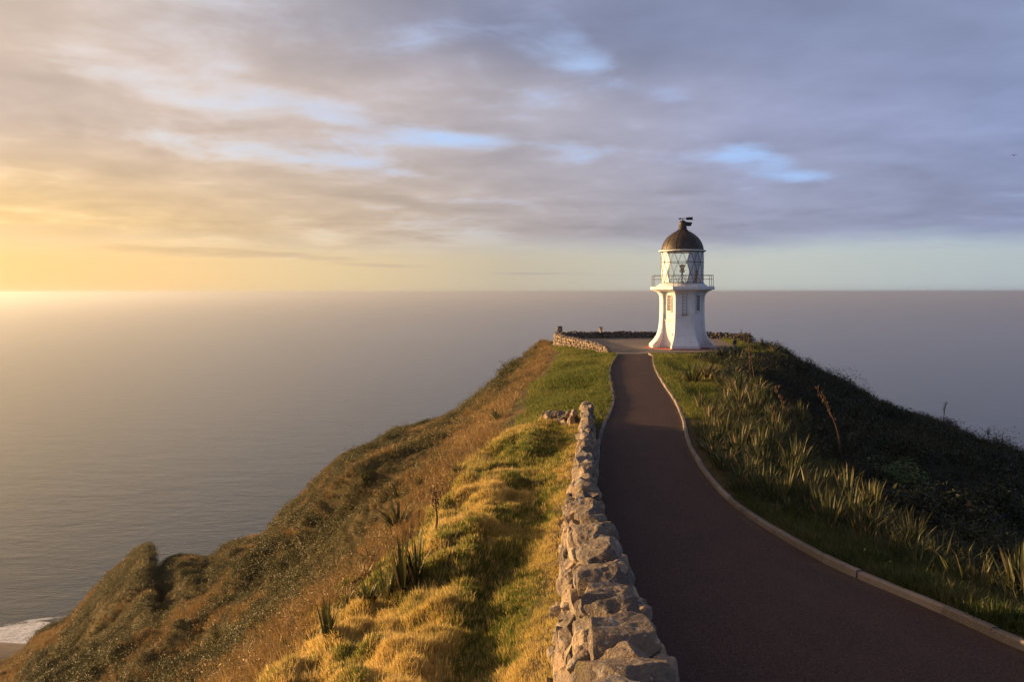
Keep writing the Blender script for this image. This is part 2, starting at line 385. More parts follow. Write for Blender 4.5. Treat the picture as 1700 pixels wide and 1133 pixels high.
def height(x, y, detail=True):
    x = np.asarray(x, float); y = np.asarray(y, float)
    r = np.hypot(x, y); a = np.arctan2(x, y); al = np.clip(a, _ba[0], _ba[-1])
    d = np.interp(al, _ba, _bd); e = np.interp(al, _ba, _be)
    z = CZ - base_H(x, y)
    zs = CZ + e * d
    zb = CZ - base_H(d * np.sin(al), d * np.cos(al))
    infr = sstep(np.abs(a), 1.25, 0.8)
    corr = (zs - zb)
    wgt = sstep(r / d, 0.30, 1.0) * np.where((a > -0.02) & (a < 0.30), sstep(r / d, 0.93, 1.0), 1.0)
    flat = sstep(a, -0.06, 0.0) * sstep(a, 0.34, 0.27)
    wgt = sstep(r / d, 0.30, 1.0) * (1 - flat) + sstep(r / d, 0.95, 1.0) * flat
    z = z + corr * wgt * infr
    over = np.maximum(r - d, 0)
    drop = 1.25 * (over - 2.5 * (1 - np.exp(-over / 2.5))) * np.interp(a, [-0.6, -0.2, 0.3], [1.0, 1.1, 0.8])
    z = z - drop
    if detail:
        yy = np.clip(y, -15, 110)
        pave, strip, lawnL, verge, lawnR = masks(x, y)
        xw = wall_left(yy); xl = xl_edge(yy)
        off = xw - x
        near = sstep(yy, 30, 25)
        # trodden groove beside the wall, banks and tussocks on its outer side
        tr = np.exp(-((off - 0.80 - 0.25 * np.sin(yy * .7)) / 0.33) ** 2)
        z = z - 0.13 * tr * strip * near
        bank = strip * sstep(off, 0.9, 1.6) * near
        z = z + bank * (0.10 + 0.34 * np.maximum(fbm2(x * .75 + y * .22, y * .42 - x * .2, 3, 5), -0.35) + 0.42 * fbm2(x * 1.7, y * 1.5, 3, 8))
        z = z + strip * 0.10 * fbm2(x * 1.6, y * 1.3, 3, 21)
        z = z + (lawnL + lawnR) * 0.28 * fbm2(x * .35, y * .28, 3, 61)
        # gullies and hummocks down the seaward slope
        sl = sstep(xl - x, 0.3, 7.0) * sstep(r / d, 1.25, 0.9)
        q = np.abs(fbm2(y * .085 + x * .05 + .35 * fbm2(x * .08, y * .08, 2, 3), x * .03 - y * .01, 3, 11))
        z = z + sl * (2.0 * fbm2(x * .10 + 5, y * .13, 4, 31) - 1.5 * sstep(q, 0.14, 0.0)) * sstep(r / d, 1.0, 0.72)
        z = z + sl * 0.70 * fbm2(x * .55, y * .55, 3, 77)
        sr = sstep(x - xr_edge(yy), 0.5, 6.0) * sstep(r / d, 1.25, 0.9)
        z = z + sr * (0.9 * fbm2(x * .16, y * .16, 3, 33) * sstep(r / d, 1.0, 0.8) + 0.3 * fbm2(x * .6, y * .6, 3, 39))
        ztop = zp(yy)
        kr = xkr(np.minimum(yy, 58)); kl = xkl(np.minimum(yy, 58))
        flush = sstep(x, kr + 1.2, kr + 0.2) * (x > kr) * (yy < 60)
        z = z * (1 - flush) + (ztop + 0.05) * flush
        flush = sstep(x, kl - 1.0, kl - 0.2) * (x < kl) * (yy > 16.5) * (yy < 60)
        z = z * (1 - flush) + (ztop + 0.05) * flush
        z = np.where(pave, np.minimum(z, ztop - 0.06), z)
    return np.maximum(z, SEA_Z - 6)


def on_ground(u, v, far=140.0):
    dx, dz = ray(u, v); y = np.arange(4.0, far, 0.05)
    below = (CZ + dz * y) < height(dx * y, y)
    i = int(np.argmax(below))
    if not below.any(): i = int(np.argmax(np.where(y > 30, (height(dx * y, y) - CZ) / y - dz, -9)))
    return dx * y[i], y[i], float(height(dx * y[i], y[i]))


# ------------------------------------------------------------------ materials
def material(name, fn):
    m = bpy.data.materials.new(name); m.use_nodes = True; T = NT(m.node_tree)
    b = T.n('ShaderNodeBsdfPrincipled'); o = T.n('ShaderNodeOutputMaterial'); T.nt.links.new(b.outputs[0], o.inputs[0])
    T.bsdf = b; T.outn = o
    def put(k, v): T.put(b.inputs[k], v)
    T.set = put
    T.pos = T.n('ShaderNodeNewGeometry').outputs['Position']
    T.obj = T.n('ShaderNodeTexCoord').outputs['Object']
    fn(T); return m


def attr(T, name, typ='GEOMETRY'):
    nd = T.n('ShaderNodeAttribute', attribute_name=name, attribute_type=typ); return nd


def m_ground(T):
    c = attr(T, 'col').outputs['Color']
    n1 = T.noise(T.pos, 3.0, 5, .6); n2 = T.noise(T.pos, 28, 4, .65)
    k = T.math('ADD', T.rng(n1, .3, .7, .75, 1.25, False), T.rng(n2, .3, .7, -.35, .35, False))
    T.set('Base Color', T.mix(1, c, T.xyz(k, k, k), 'MULTIPLY')); T.set('Roughness', 0.95); T.set('Specular IOR Level', 0.15)
    T.set('Normal', T.bump(T.math('ADD', n2, T.math('MULTIPLY', n1, .8)), 0.9, 0.06))
M_GROUND = material('hillside_ground', m_ground)


def m_path(T):
    n = T.noise(T.pos, 38, 4, .75); b = T.noise(T.pos, .9, 6, .65); st = T.noise(T.pos, 75, 3, .7)
    c = T.mix(T.rng(b, .3, .7), (.055, .0200, .0100), (.034, .0138, .0078))
    c = T.mix(T.rng(n, .50, .64), c, (.085, .042, .033)); c = T.mix(T.rng(st, .54, .64), c, (.16, .095, .075))
    c = T.mix(T.rng(n, .49, .38), c, (.012, .007, .006))
    ed = attr(T, 'rnd').outputs['Fac']; ln_ = T.noise(T.vmath('MULTIPLY', T.pos, (2.2, .35, 1)), 1.0, 4, .6)
    c = T.mix(T.math('MULTIPLY', T.rng(ln_, .5, .75), .35), c, (.075, .042, .033))
    c = T.mix(T.math('MULTIPLY', T.rng(T.math('ADD', ed, T.math('MULTIPLY', T.math('SUBTRACT', b, .5), .5)), .86, 1.0), T.rng(st, .40, .6)), c, (.11, .075, .05))
    T.set('Base Color', c); T.set('Roughness', .88); T.set('Specular IOR Level', 0.3)
    T.set('Normal', T.bump(T.math('ADD', n, T.math('MULTIPLY', st, .6)), .8, .012))
M_PATH = material('red_chip_seal', m_path)


def m_conc(base, dark):
    def f(T):
        b = T.noise(T.pos, .8, 5, .6); n = T.noise(T.pos, 45, 4, .65)
        rn = attr(T, 'rnd').outputs['Fac']
        c = T.mix(T.rng(b, .3, .7), base, dark); c = T.mix(T.rng(n, .5, .72), c, tuple(x * 1.35 for x in base))
        k = T.rng(rn, 0, 1, .78, 1.2, False); c = T.mix(1, c, T.xyz(k, k, k), 'MULTIPLY')
        T.set('Base Color', c); T.set('Roughness', .9); T.set('Specular IOR Level', 0.25); T.set('Normal', T.bump(n, .5, .01))
    return f
M_KERB = material('weathered_kerb_concrete', m_conc((.24, .20, .175), (.14, .118, .105)))
M_COURT = material('forecourt_concrete', m_conc((.205, .168, .135), (.145, .12, .10)))


def m_stone(T):
    rn = attr(T, 'rnd').outputs['Fac']
    n1 = T.noise(T.pos, 2.6, 5, .6); n2 = T.noise(T.pos, 14, 6, .68); n3 = T.noise(T.pos, 60, 3, .6)
    li = T.noise(T.vmath('ADD', T.pos, (9, 3, 1)), 6.5, 5, .62, .6); li2 = T.noise(T.vmath('ADD', T.pos, (1, 13, 7)), 17, 4, .6, .4)
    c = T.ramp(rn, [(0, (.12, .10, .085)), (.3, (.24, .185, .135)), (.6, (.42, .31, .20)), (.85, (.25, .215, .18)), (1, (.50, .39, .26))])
    c = T.mix(T.math('MULTIPLY', T.rng(n1, .42, .7), .6), c, (.20, .165, .135)); c = T.mix(T.math('MULTIPLY', T.rng(n2, .54, .66), .75), c, (.075, .060, .050))
    c = T.mix(T.math('MULTIPLY', T.rng(li, .57, .66), .75), c, (.36, .335, .285)); c = T.mix(T.math('MULTIPLY', T.rng(li2, .62, .68), .7), c, (.46, .43, .37))
    c = T.mix(T.math('MULTIPLY', T.rng(T.noise(T.pos, 4.1, 4, .6), .60, .7), .5), c, (.20, .17, .06))
    T.set('Base Color', c); T.set('Roughness', .92); T.set('Specular IOR Level', 0.25)
    T.set('Normal', T.bump(T.math('ADD', T.math('MULTIPLY', n2, .8), T.math('MULTIPLY', n3, .25)), 1.0, .05))
M_STONE = material('basalt_field_stone', m_stone)
M_MORTAR = material('wall_core_mortar', m_conc((.075, .06, .048), (.045, .037, .03)))


def m_paint(T):
    n = T.noise(T.obj, 1.6, 5, .6); g = T.noise(T.vmath('MULTIPLY', T.obj, (3.5, 3.5, .35)), 1.0, 5, .62); f = T.noise(T.obj, 40, 3, .5)
    z = T.sep(T.obj)[2]
    c = T.mix(T.rng(n, .35, .75), (.84, .835, .83), (.76, .75, .73))
    c = T.mix(T.math('MULTIPLY', T.rng(g, .54, .70), .45), c, (.52, .48, .42))
    c = T.mix(T.math('MULTIPLY', T.rng(T.math('ADD', z, T.math('MULTIPLY', n, .8)), .9, .35), .18), c, (.50, .42, .36))
    T.set('Base Color', c); T.set('Roughness', .55); T.set('Specular IOR Level', 0.35); T.set('Normal', T.bump(T.math('ADD', f, n), .12, .02))
M_WHITE = material('white_masonry_paint', m_paint)


def plain(name, col, rough=.6, metal=0.0, var=.25, scale=9.0):
    def f(T):
        n = T.noise(T.obj, scale, 5, .62)
        T.set('Base Color', T.mix(T.rng(n, .3, .7), tuple(c * (1 - var) for c in col), tuple(min(1, c * (1 + var)) for c in col)))
        T.set('Roughness', rough); T.set('Metallic', metal); T.set('Normal', T.bump(n, .15, .01))
    return material(name, f)
M_RED = plain('red_oxide_paint', (.30, .045, .04), .6)
M_STEEL = plain('grey_green_painted_steel', (.16, .17, .15), .5, .2)
M_LATTICE = plain('dark_green_astragal_paint', (.035, .055, .042), .5)
M_DOME = plain('weathered_copper_dome', (.058, .043, .032), .5, .35, .4, 4)
M_IRON = plain('black_iron', (.012, .012, .013), .6)
M_FRAME = plain('window_frame_paint', (.62, .60, .56), .5)
M_BRASS = plain('lamp_housing', (.75, .66, .48), .45, .0)
M_SUNLIT_PIPE = plain('sunlit_orange_pipe', (.34, .17, .08), .7)  # warm sunlight on the pipe put into its base colour
M_WINPANE = material('dark_window_glass', lambda T: (T.set('Base Color', (.09, .085, .075)), T.set('Roughness', .08), T.set('Specular IOR Level', .6)))
M_BIRD = plain('dark_plumage', (.02, .02, .022), .8)


def m_glass(T):
    tr = T.n('ShaderNodeBsdfTransparent'); T.put(tr.inputs[0], (.97, .985, .97)); gl = T.n('ShaderNodeBsdfGlossy'); gl.inputs['Roughness'].default_value = .03
    fr = T.n('ShaderNodeFresnel'); fr.inputs[0].default_value = 1.5
    mx = T.n('ShaderNodeMixShader'); T.nt.links.new(T.math('MULTIPLY', fr.outputs[0], .8), mx.inputs[0]); T.nt.links.new(tr.outputs[0], mx.inputs[1]); T.nt.links.new(gl.outputs[0], mx.inputs[2])
    T.nt.links.new(mx.outputs[0], T.outn.inputs[0])
M_GLASS = material('lantern_glass', m_glass)


def m_leaf(cols, tr=.35, inst=True, rough=.5, spec=.3):
    """foliage: a ramp of leaf colours picked per leaf / per plant, with light passing through"""
    def f(T):
        rn = attr(T, 'rnd').outputs['Fac']; iv = attr(T, 'tint', 'INSTANCER').outputs['Fac'] if inst else T.n('ShaderNodeObjectInfo').outputs['Random']
        v = T.math('FRACT', T.math('ADD', T.math('MULTIPLY', rn, .55), T.math('MULTIPLY', iv, .44)))
        c = T.ramp(v, [(i / (len(cols) - 1) * .99, c) for i, c in enumerate(cols)])
        T.set('Base Color', c); T.set('Roughness', rough); T.set('Specular IOR Level', spec)
        t = T.n('ShaderNodeBsdfTranslucent'); T.put(t.inputs[0], c)
        mx = T.n('ShaderNodeMixShader'); mx.inputs[0].default_value = tr; T.nt.links.new(T.bsdf.outputs[0], mx.inputs[1]); T.nt.links.new(t.outputs[0], mx.inputs[2])
        T.nt.links.new(mx.outputs[0], T.outn.inputs[0])
    return f
M_GOLDGRASS = material('golden_grass', m_leaf([(.18, .21, .045), (.34, .31, .075), (.54, .41, .13), (.70, .52, .20), (.76, .58, .28)], .45))
M_GREENGRASS = material('green_grass', m_leaf([(.06, .10, .018), (.11, .15, .028), (.18, .19, .04), (.30, .25, .07)], .5))
M_LAWN = material('lawn_grass', m_leaf([(.075, .105, .018), (.13, .155, .03), (.19, .195, .042), (.30, .26, .07)], .5))
M_SCRUB = material('coastal_shrub_leaves', m_leaf([(.048, .050, .014), (.09, .085, .024), (.15, .13, .04), (.27, .22, .09)], .2))
M_BROWN = material('dry_bracken', m_leaf([(.14, .086, .033), (.24, .155, .056), (.35, .235, .088), (.50, .355, .145)], .25))
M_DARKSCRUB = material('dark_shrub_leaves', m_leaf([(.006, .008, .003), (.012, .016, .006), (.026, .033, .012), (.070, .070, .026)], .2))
M_VERGE = material('verge_grass_blades', m_leaf([(.028, .045, .010), (.055, .075, .016), (.085, .10, .026), (.17, .13, .06)], .4))
M_SEDGE = material('sedge_leaves', m_leaf([(.024, .032, .010), (.042, .053, .015), (.07, .075, .022), (.15, .115, .048)], .3))
M_FLAX = material('flax_leaf', m_leaf([(.038, .048, .017), (.06, .07, .025), (.10, .10, .037), (.22, .175, .08)], .32, False, .5, .25))
M_FLAXDRY = material('dry_flax_leaf', m_leaf([(.20, .13, .06), (.30, .20, .10), (.40, .28, .15)], .2, False, .6, .3))
M_STALK = material('flower_stalk', m_leaf([(.05, .032, .022), (.09, .055, .035), (.14, .09, .055)], .0, False, .8, .2))
M_BRIGHT = material('bright_shrub_leaves', m_leaf([(.045, .085, .018), (.065, .11, .024), (.09, .14, .03)], .3, False))


def m_sea(T):
    p = T.pos; cd = T.vmath('LENGTH', T.vmath('SUBTRACT', p, (0, 0, CZ)))
    q = T.vmath('MULTIPLY', p, (.55, 1.0, 1.0))
    n1 = T.noise(q, .035, 4, .6, .3); n2 = T.noise(q, .16, 5, .62, .3); n3 = T.noise(T.vmath('MULTIPLY', p, (.5, 1, 1)), .9, 4, .65)
    n0 = T.noise(T.vmath('MULTIPLY', p, (.3, 1, 1)), .0022, 5, .6)
    h = T.math('ADD', T.math('MULTIPLY', n1, 2.4), T.math('ADD', T.math('MULTIPLY', n2, 1.5), T.math('MULTIPLY', n3, .5)))
    T.set('Base Color', T.mix(T.rng(n0, .3, .7), (.006, .030, .058), (.009, .038, .070))); T.set('Roughness', .9); T.set('Specular IOR Level', 0.0)
    bn = T.bump(h, .42, 1.0); gl = T.n('ShaderNodeBsdfGlossy'); gl.inputs['Roughness'].default_value = .25; T.put(gl.inputs['Normal'], bn)
    lw = T.n('ShaderNodeFresnel'); lw.inputs[0].default_value = 1.333; T.put(lw.inputs['Normal'], bn)
    mx = T.n('ShaderNodeMixShader'); T.nt.links.new(T.math('MINIMUM', lw.outputs[0], .68), mx.inputs[0]); T.nt.links.new(T.bsdf.outputs[0], mx.inputs[1]); T.nt.links.new(gl.outputs[0], mx.inputs[2])
    T.nt.links.new(mx.outputs[0], T.outn.inputs[0])
M_SEA = material('open_sea_water', m_sea)
def m_foam(T):
    n = T.noise(T.vmath('MULTIPLY', T.pos, (.6, 1.3, 1)), .09, 7, .68, .8); f = T.noise(T.pos, .5, 5, .7); ed = attr(T, 'rnd').outputs['Fac']
    T.set('Base Color', T.mix(T.rng(f, .38, .6), (.55, .55, .54), (.86, .86, .85))); T.set('Roughness', .9)
    T.set('Alpha', T.math('MULTIPLY', T.rng(T.math('SUBTRACT', n, T.math('MULTIPLY', T.math('SUBTRACT', ed, .45), .55)), .36, .50), .95))
M_FOAM = material('surf_foam', m_foam)
M_SHOAL = plain('wet_sand_and_rock', (.16, .105, .055), .6, 0, .3, .2)

# ------------------------------------------------------------------ setting: sea, hillside, path
mb = MB()
rr = np.r_[np.linspace(10, 400, 14), np.geomspace(500, 60000, 26)]
th = np.linspace(0, 2 * np.pi, 97)[:-1]
V = [np.array([[0, 0, 0]])] + [np.c_[r * np.sin(th), r * np.cos(th), 0 * th] for r in rr]
n = len(th); F = [np.array([(1 + i * n + k, 1 + i * n + (k + 1) % n, 1 + (i + 1) * n + (k + 1) % n, 1 + (i + 1) * n + k) for i in range(len(rr) - 1) for k in range(n)]),
                  np.array([(0, 1 + (k + 1) % n, 1 + k) for k in range(n)])]
mb.add(np.concatenate(V), F)
o = mb.build('sea', M_SEA, smooth=True); o.location = (0, 0, SEA_Z); tag(o, kind='structure')

az = np.r_[np.linspace(-math.pi, -0.75, 60)[:-1], np.linspace(-0.75, 0.75, 980), np.linspace(0.75, math.pi, 60)[1:-1]]
rad = np.r_[np.geomspace(0.8, 4, 24)[:-1], np.geomspace(4, 135, 640), np.geomspace(135, 420, 60)[1:]]
A, RR = np.meshgrid(az, rad, indexing='ij')
X = RR * np.sin(A); Y = RR * np.cos(A); Z = height(X, Y)
na, nr = A.shape
i0 = (np.arange(na)[:, None] * nr + np.arange(nr - 1)[None, :]); i1 = (((np.arange(na) + 1) % na)[:, None] * nr + np.arange(nr - 1)[None, :])
quads = np.stack([i0, i0 + 1, i1 + 1, i1], -1).reshape(-1, 4)
pave, strip, lawnL, verge, lawnR = masks(X, Y)
nA = fbm2(X * .5, Y * .5, 4, 90); nB = fbm2(X * .11, Y * .11, 4, 91)
def blend(c, m, col): return c * (1 - m[..., None]) + np.array(col) * m[..., None]
C = np.zeros(X.shape + (3,)); C[:] = (.085, .064, .026)
C = blend(C, sstep(nB, -.05, .2), (.08, .07, .027)); C = blend(C, sstep(nA + nB, .15, .5), (.15, .098, .042))
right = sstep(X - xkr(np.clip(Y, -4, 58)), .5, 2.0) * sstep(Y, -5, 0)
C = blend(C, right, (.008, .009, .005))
g = sstep(fbm2(X * .9, Y * .6, 3, 93), -.15, .25)
C = blend(C, strip, (.28, .19, .07)); C = blend(C, strip * g * .7, (.11, .115, .03))
C = blend(C, lawnL, (.085, .10, .022)); C = blend(C, lawnR, (.075, .10, .02)); C = blend(C, verge, (.05, .06, .018))
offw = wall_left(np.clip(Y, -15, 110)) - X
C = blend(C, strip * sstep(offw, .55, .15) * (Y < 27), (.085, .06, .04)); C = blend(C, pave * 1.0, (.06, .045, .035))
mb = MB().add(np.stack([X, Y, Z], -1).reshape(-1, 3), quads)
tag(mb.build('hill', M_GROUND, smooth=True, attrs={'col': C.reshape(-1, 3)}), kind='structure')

ys = np.concatenate([np.arange(-3, 20, .2), np.arange(20, PATH_END, .4), [PATH_END]])
lx = np.where(ys < 17, np.minimum(xkl(ys), wall_x(np.maximum(ys, -1)) - .1), xkl(ys)); rx = xkr(ys)
u = np.linspace(0, 1, 15)
X = lx[:, None] * (1 - u) + rx[:, None] * u; Y = np.repeat(ys[:, None], 15, 1)
Z = zp(Y) + .012 + .012 * fbm2(X * .8, Y * .5, 3, 70) - .03 * (np.abs(u - .5) * 2) ** 2
idx = np.arange(len(ys) - 1)[:, None] * 15 + np.arange(14)[None]
mb = MB().add(np.stack([X, Y, Z], -1).reshape(-1, 3), np.stack([idx, idx + 1, idx + 16, idx + 15], -1).reshape(-1, 4), 0, (np.abs(u - .5) * 2 + 0 * X).ravel())
tag(mb.build('footpath', M_PATH, smooth=True), kind='structure')


def kerb_mesh(xs, side, y0, y1):
    mb = MB(); y = y0
    while y < y1 - .1:
        L = rng.uniform(.75, 1.05); e = min(y + L - .022, y1); k = 5
        yy = np.linspace(y, e, k); x = xs(yy); dx = (xs(yy + .02) - xs(yy - .02)) / .04; nl = np.sqrt(1 + dx * dx); nx, ny = side / nl, -side * dx / nl
        jit = rng.normal(0, .008); hh = .085 + rng.normal(0, .006); V = []
        for a, b in ((0, -.12), (0, hh - .02), (.018, hh), (.085, hh - .004), (.105, hh - .022), (.105, -.12)):
            V.append(np.c_[x + nx * (a + jit), yy + ny * (a + jit), zp(yy) + b])
        V = np.concatenate(V); m = 6
        F = [np.array([(p * k + i, p * k + i + 1, ((p + 1) % m) * k + i + 1, ((p + 1) % m) * k + i) for p in range(m) for i in range(k - 1)]), np.arange(m)[::-1] * k, np.arange(m) * k + k - 1]
        V += 0.006 * vn3(V * 6)[:, None]
        mb.add(V, F, 0, rng.random()); y = e + .012
    return mb
tag(kerb_mesh(xkr, 1, 1.0, 58.0).build('kerb', M_KERB), kind='structure')
tag(kerb_mesh(xkl, -1, 16.2, 58.4).build('kerb', M_KERB), kind='structure')

ys = np.linspace(PATH_END + .004, 78.6, 50); u = np.linspace(0, 1, 40)
lx = court_left(ys); rx = np.interp(ys, [58, 58.6, 60.0, 61, 78], [9.6, 9.8, 14.5, 16.6, 19.5])
X = lx[:, None] * (1 - u) + rx[:, None] * u; Y = np.repeat(ys[:, None], 40, 1)
Z = .010 + .02 * fbm2(X * .4, Y * .4, 2, 71)
idx = np.arange(len(ys) - 1)[:, None] * 40 + np.arange(39)[None]
mb = MB().add(np.stack([X, Y, Z], -1).reshape(-1, 3), np.stack([idx, idx + 1, idx + 41, idx + 40], -1).reshape(-1, 4))
tag(mb.build('forecourt', M_COURT, smooth=True), kind='structure')


# ------------------------------------------------------------------ stone walls
def ico(sub):
    t = (1 + 5 ** .5) / 2
    v = [(-1, t, 0), (1, t, 0), (-1, -t, 0), (1, -t, 0), (0, -1, t), (0, 1, t), (0, -1, -t), (0, 1, -t), (t, 0, -1), (t, 0, 1), (-t, 0, -1), (-t, 0, 1)]
    f = [(0, 11, 5), (0, 5, 1), (0, 1, 7), (0, 7, 10), (0, 10, 11), (1, 5, 9), (5, 11, 4), (11, 10, 2), (10, 7, 6), (7, 1, 8), (3, 9, 4), (3, 4, 2), (3, 2, 6), (3, 6, 8), (3, 8, 9), (4, 9, 5), (2, 4, 11), (6, 2, 10), (8, 6, 7), (9, 8, 1)]
    v = [np.array(p) / np.linalg.norm(p) for p in v]
    for _ in range(sub):
        c = {}; nf = []
        def m(a, b):
            k = (min(a, b), max(a, b))
            if k not in c: q = v[a] + v[b]; v.append(q / np.linalg.norm(q)); c[k] = len(v) - 1
            return c[k]
        for a, b, d in f:
            x, y, z = m(a, b), m(b, d), m(d, a); nf += [(a, x, z), (b, y, x), (d, z, y), (x, y, z)]
        f = nf
    return np.array(v), np.array(f)
ICO = {k: ico(k) for k in (1, 2, 3, 4)}


def rock(size, sub, planes=13, boxy=.45):
    """an angular field stone: a sphere squared up, sliced by random planes and roughened"""
    v, f = ICO[sub]; v = v.copy()
    v = v / (np.abs(v).max(1, keepdims=True) ** boxy)
    for _ in range(planes):
        nrm = rng.normal(size=3); nrm /= np.linalg.norm(nrm); d = rng.uniform(.55, .93)
        e = np.maximum(v @ nrm - d, 0); v -= e[:, None] * nrm
    s = rng.uniform(0, 100, 3)
    ln = v / np.linalg.norm(v, axis=1, keepdims=True)
    v = v + ln * (0.18 * vn3(v * 1.7 + s) + 0.09 * vn3(v * 4.1 + s) + (0.05 * vn3(v * 9 + s) if sub > 2 else 0))[:, None]
    return v * np.array(size) / 2, f


def frame(t, up):
    t = t / np.linalg.norm(t); nn = np.cross(t, up); nn /= np.linalg.norm(nn); u = np.cross(nn, t)
    return np.array([t, nn, u])       # rows: along, out to the right, up


def rx(a): c, s = math.cos(a), math.sin(a); return np.array([[1, 0, 0], [0, c, s], [0, -s, c]])
def ry(a): c, s = math.cos(a), math.sin(a); return np.array([[c, 0, -s], [0, 1, 0], [s, 0, c]])
def rz(a): c, s = math.cos(a), math.sin(a); return np.array([[c, s, 0], [-s, c, 0], [0, 0, 1]])


def stone_wall(name, label, cx, ztop, zbl, zbr, s0, s1, width, batter, stone, cap, subf, capparts=True, group=None, rows_right=True, shade_tone=None):
    """cx(s)->(x, y) centre line; ztop, zbl, zbr(s) heights of top and of the foot left and right; batter left"""
    wf = width if callable(width) else (lambda s: width); bf = batter if callable(batter) else (lambda s: batter); w0 = wf(s0)
    ds = .05; S = np.arange(s0, s1 + ds, ds); Pt = np.array([cx(s) for s in S]); seg = np.r_[0, np.cumsum(np.linalg.norm(np.diff(Pt, axis=0), axis=1))]
    at = lambda l: np.interp(l, seg, S)
    L = seg[-1]
    mid = cx((s0 + s1) / 2); root = empty(name, (float(mid[0]), float(mid[1]), float(zbl((s0 + s1) / 2)))); org = np.array(root.location)
    tag(root, label, 'wall', group, 'thing')
    width, batter = wf(s0), bf(s0)
    def geo(l):
        s = at(l); p = np.array(cx(s)); a = np.array(cx(at(max(l - .15, 0)))); b = np.array(cx(at(min(l + .15, L)))); t = np.r_[b - a, 0]; t /= np.linalg.norm(t)
        return s, p, t, np.array([t[1], -t[0], 0])
    # core
    ls = np.linspace(.06, L - .06, int(L / .3) + 2); ring = []
    for l in ls:
        s, p, t, nr_ = geo(l); zt = ztop(s) - cap[2] * .55; width, batter = wf(s), bf(s)
        for off, z in ((-width / 2 - batter + .13, zbl(s) - .2), (-width / 2 + .13, zt), (width / 2 - .13, zt), (width / 2 - .03, zbr(s) - .2)):
            ring.append(np.r_[p, 0] + nr_ * off + np.array([0, 0, z]))
    k = len(ls); F = [np.array([(i * 4 + j, i * 4 + (j + 1) % 4, i * 4 + 4 + (j + 1) % 4, i * 4 + 4 + j) for i in range(k - 1) for j in range(4)]), np.array([3, 2, 1, 0]), np.arange(4) + 4 * (k - 1)]
    MB().add(np.array(ring) - org, F).build('wall_core', M_MORTAR, root)
    # courses of face stones
    mb = MB()
    for side in (-1, 1):
        if side == 1 and not rows_right: continue
        s, p, t, nr_ = geo(L / 2)
        h = ztop(s) - cap[2] * .6 - (zbl(s) if side < 0 else zbr(s)); rows = max(1, int(round(h / stone[2])))
        for r in range(rows):
            l = rng.uniform(0, .1)
            while l < L:
                ln = stone[0] * rng.uniform(.55, 1.5); lc = min(l + ln / 2, L - .03); s, p, t, nr_ = geo(lc); width, batter = wf(s), bf(s)
                zb = (zbl(s) if side < 0 else zbr(s)) - .04; zt = ztop(s) - cap[2] * .6; hh = (zt - zb) / rows
                if hh < .04: l += ln; continue
                v_ = (r + .5) / rows; bt = (batter if side < 0 else .03) * (1 - v_)
                pos = np.r_[p, 0] + nr_ * side * (width / 2 + bt - stone[1] * .32 + rng.normal(0, .026)) + np.array([0, 0, zb + hh * (r + .5) + rng.normal(0, .02)])
                d = max(p[1], 3.0); sub = subf(d)
                V, Fc = rock((ln * 1.05, stone[1] * rng.uniform(.85, 1.25), hh * rng.uniform(.92, 1.22)), sub, 9, .62)
                V = V @ (rx(rng.normal(0, .09)) @ ry(rng.normal(0, .22)) @ rz(rng.normal(0, .08))) @ frame(t, np.array([0, 0, 1.0])) + pos
                mb.add(V - org, Fc, 0, rng.uniform(*shade_tone) if shade_tone else rng.random()); l += ln * .97
    mb.build('wall_face', M_STONE, root, smooth=False)
    # coping stones, set on edge and leaning
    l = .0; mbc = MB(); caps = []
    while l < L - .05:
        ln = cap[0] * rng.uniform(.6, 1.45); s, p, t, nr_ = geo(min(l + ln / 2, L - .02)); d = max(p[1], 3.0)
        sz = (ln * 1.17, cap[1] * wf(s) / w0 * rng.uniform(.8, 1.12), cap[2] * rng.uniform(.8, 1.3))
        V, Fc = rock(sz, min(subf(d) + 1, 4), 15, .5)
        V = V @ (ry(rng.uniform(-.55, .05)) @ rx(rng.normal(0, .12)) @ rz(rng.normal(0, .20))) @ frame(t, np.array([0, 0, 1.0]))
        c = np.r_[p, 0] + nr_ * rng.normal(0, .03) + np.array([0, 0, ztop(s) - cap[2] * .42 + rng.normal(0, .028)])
        if shade_tone: mbc.add(V + c - org, Fc, 0, rng.uniform(*shade_tone))
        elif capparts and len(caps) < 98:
            o = MB().add(V, Fc, 0, rng.random() * .42 if rng.random() < .7 else .85).build('capstone', M_STONE, root, smooth=False); o.location = c - org; caps.append(o)  # mostly darker tones: weathering, plus shade on the tops put into the colour
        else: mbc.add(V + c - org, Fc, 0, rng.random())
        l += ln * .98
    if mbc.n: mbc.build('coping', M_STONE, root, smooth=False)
    return root


def hz(x, y): return float(height(float(x), float(y)))


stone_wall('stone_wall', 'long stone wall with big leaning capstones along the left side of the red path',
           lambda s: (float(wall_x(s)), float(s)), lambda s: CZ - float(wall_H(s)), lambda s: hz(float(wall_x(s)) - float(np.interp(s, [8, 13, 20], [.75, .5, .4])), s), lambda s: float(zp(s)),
           2.0, 26.9, lambda s: float(np.interp(s, [5, 12, 20, 27], [.62, .46, .31, .28])), lambda s: float(np.interp(s, [8, 13, 20], [.30, .14, .03])), (.33, .22, .21), (.40, .66, .33), lambda d: 3 if d < 13 else 2)
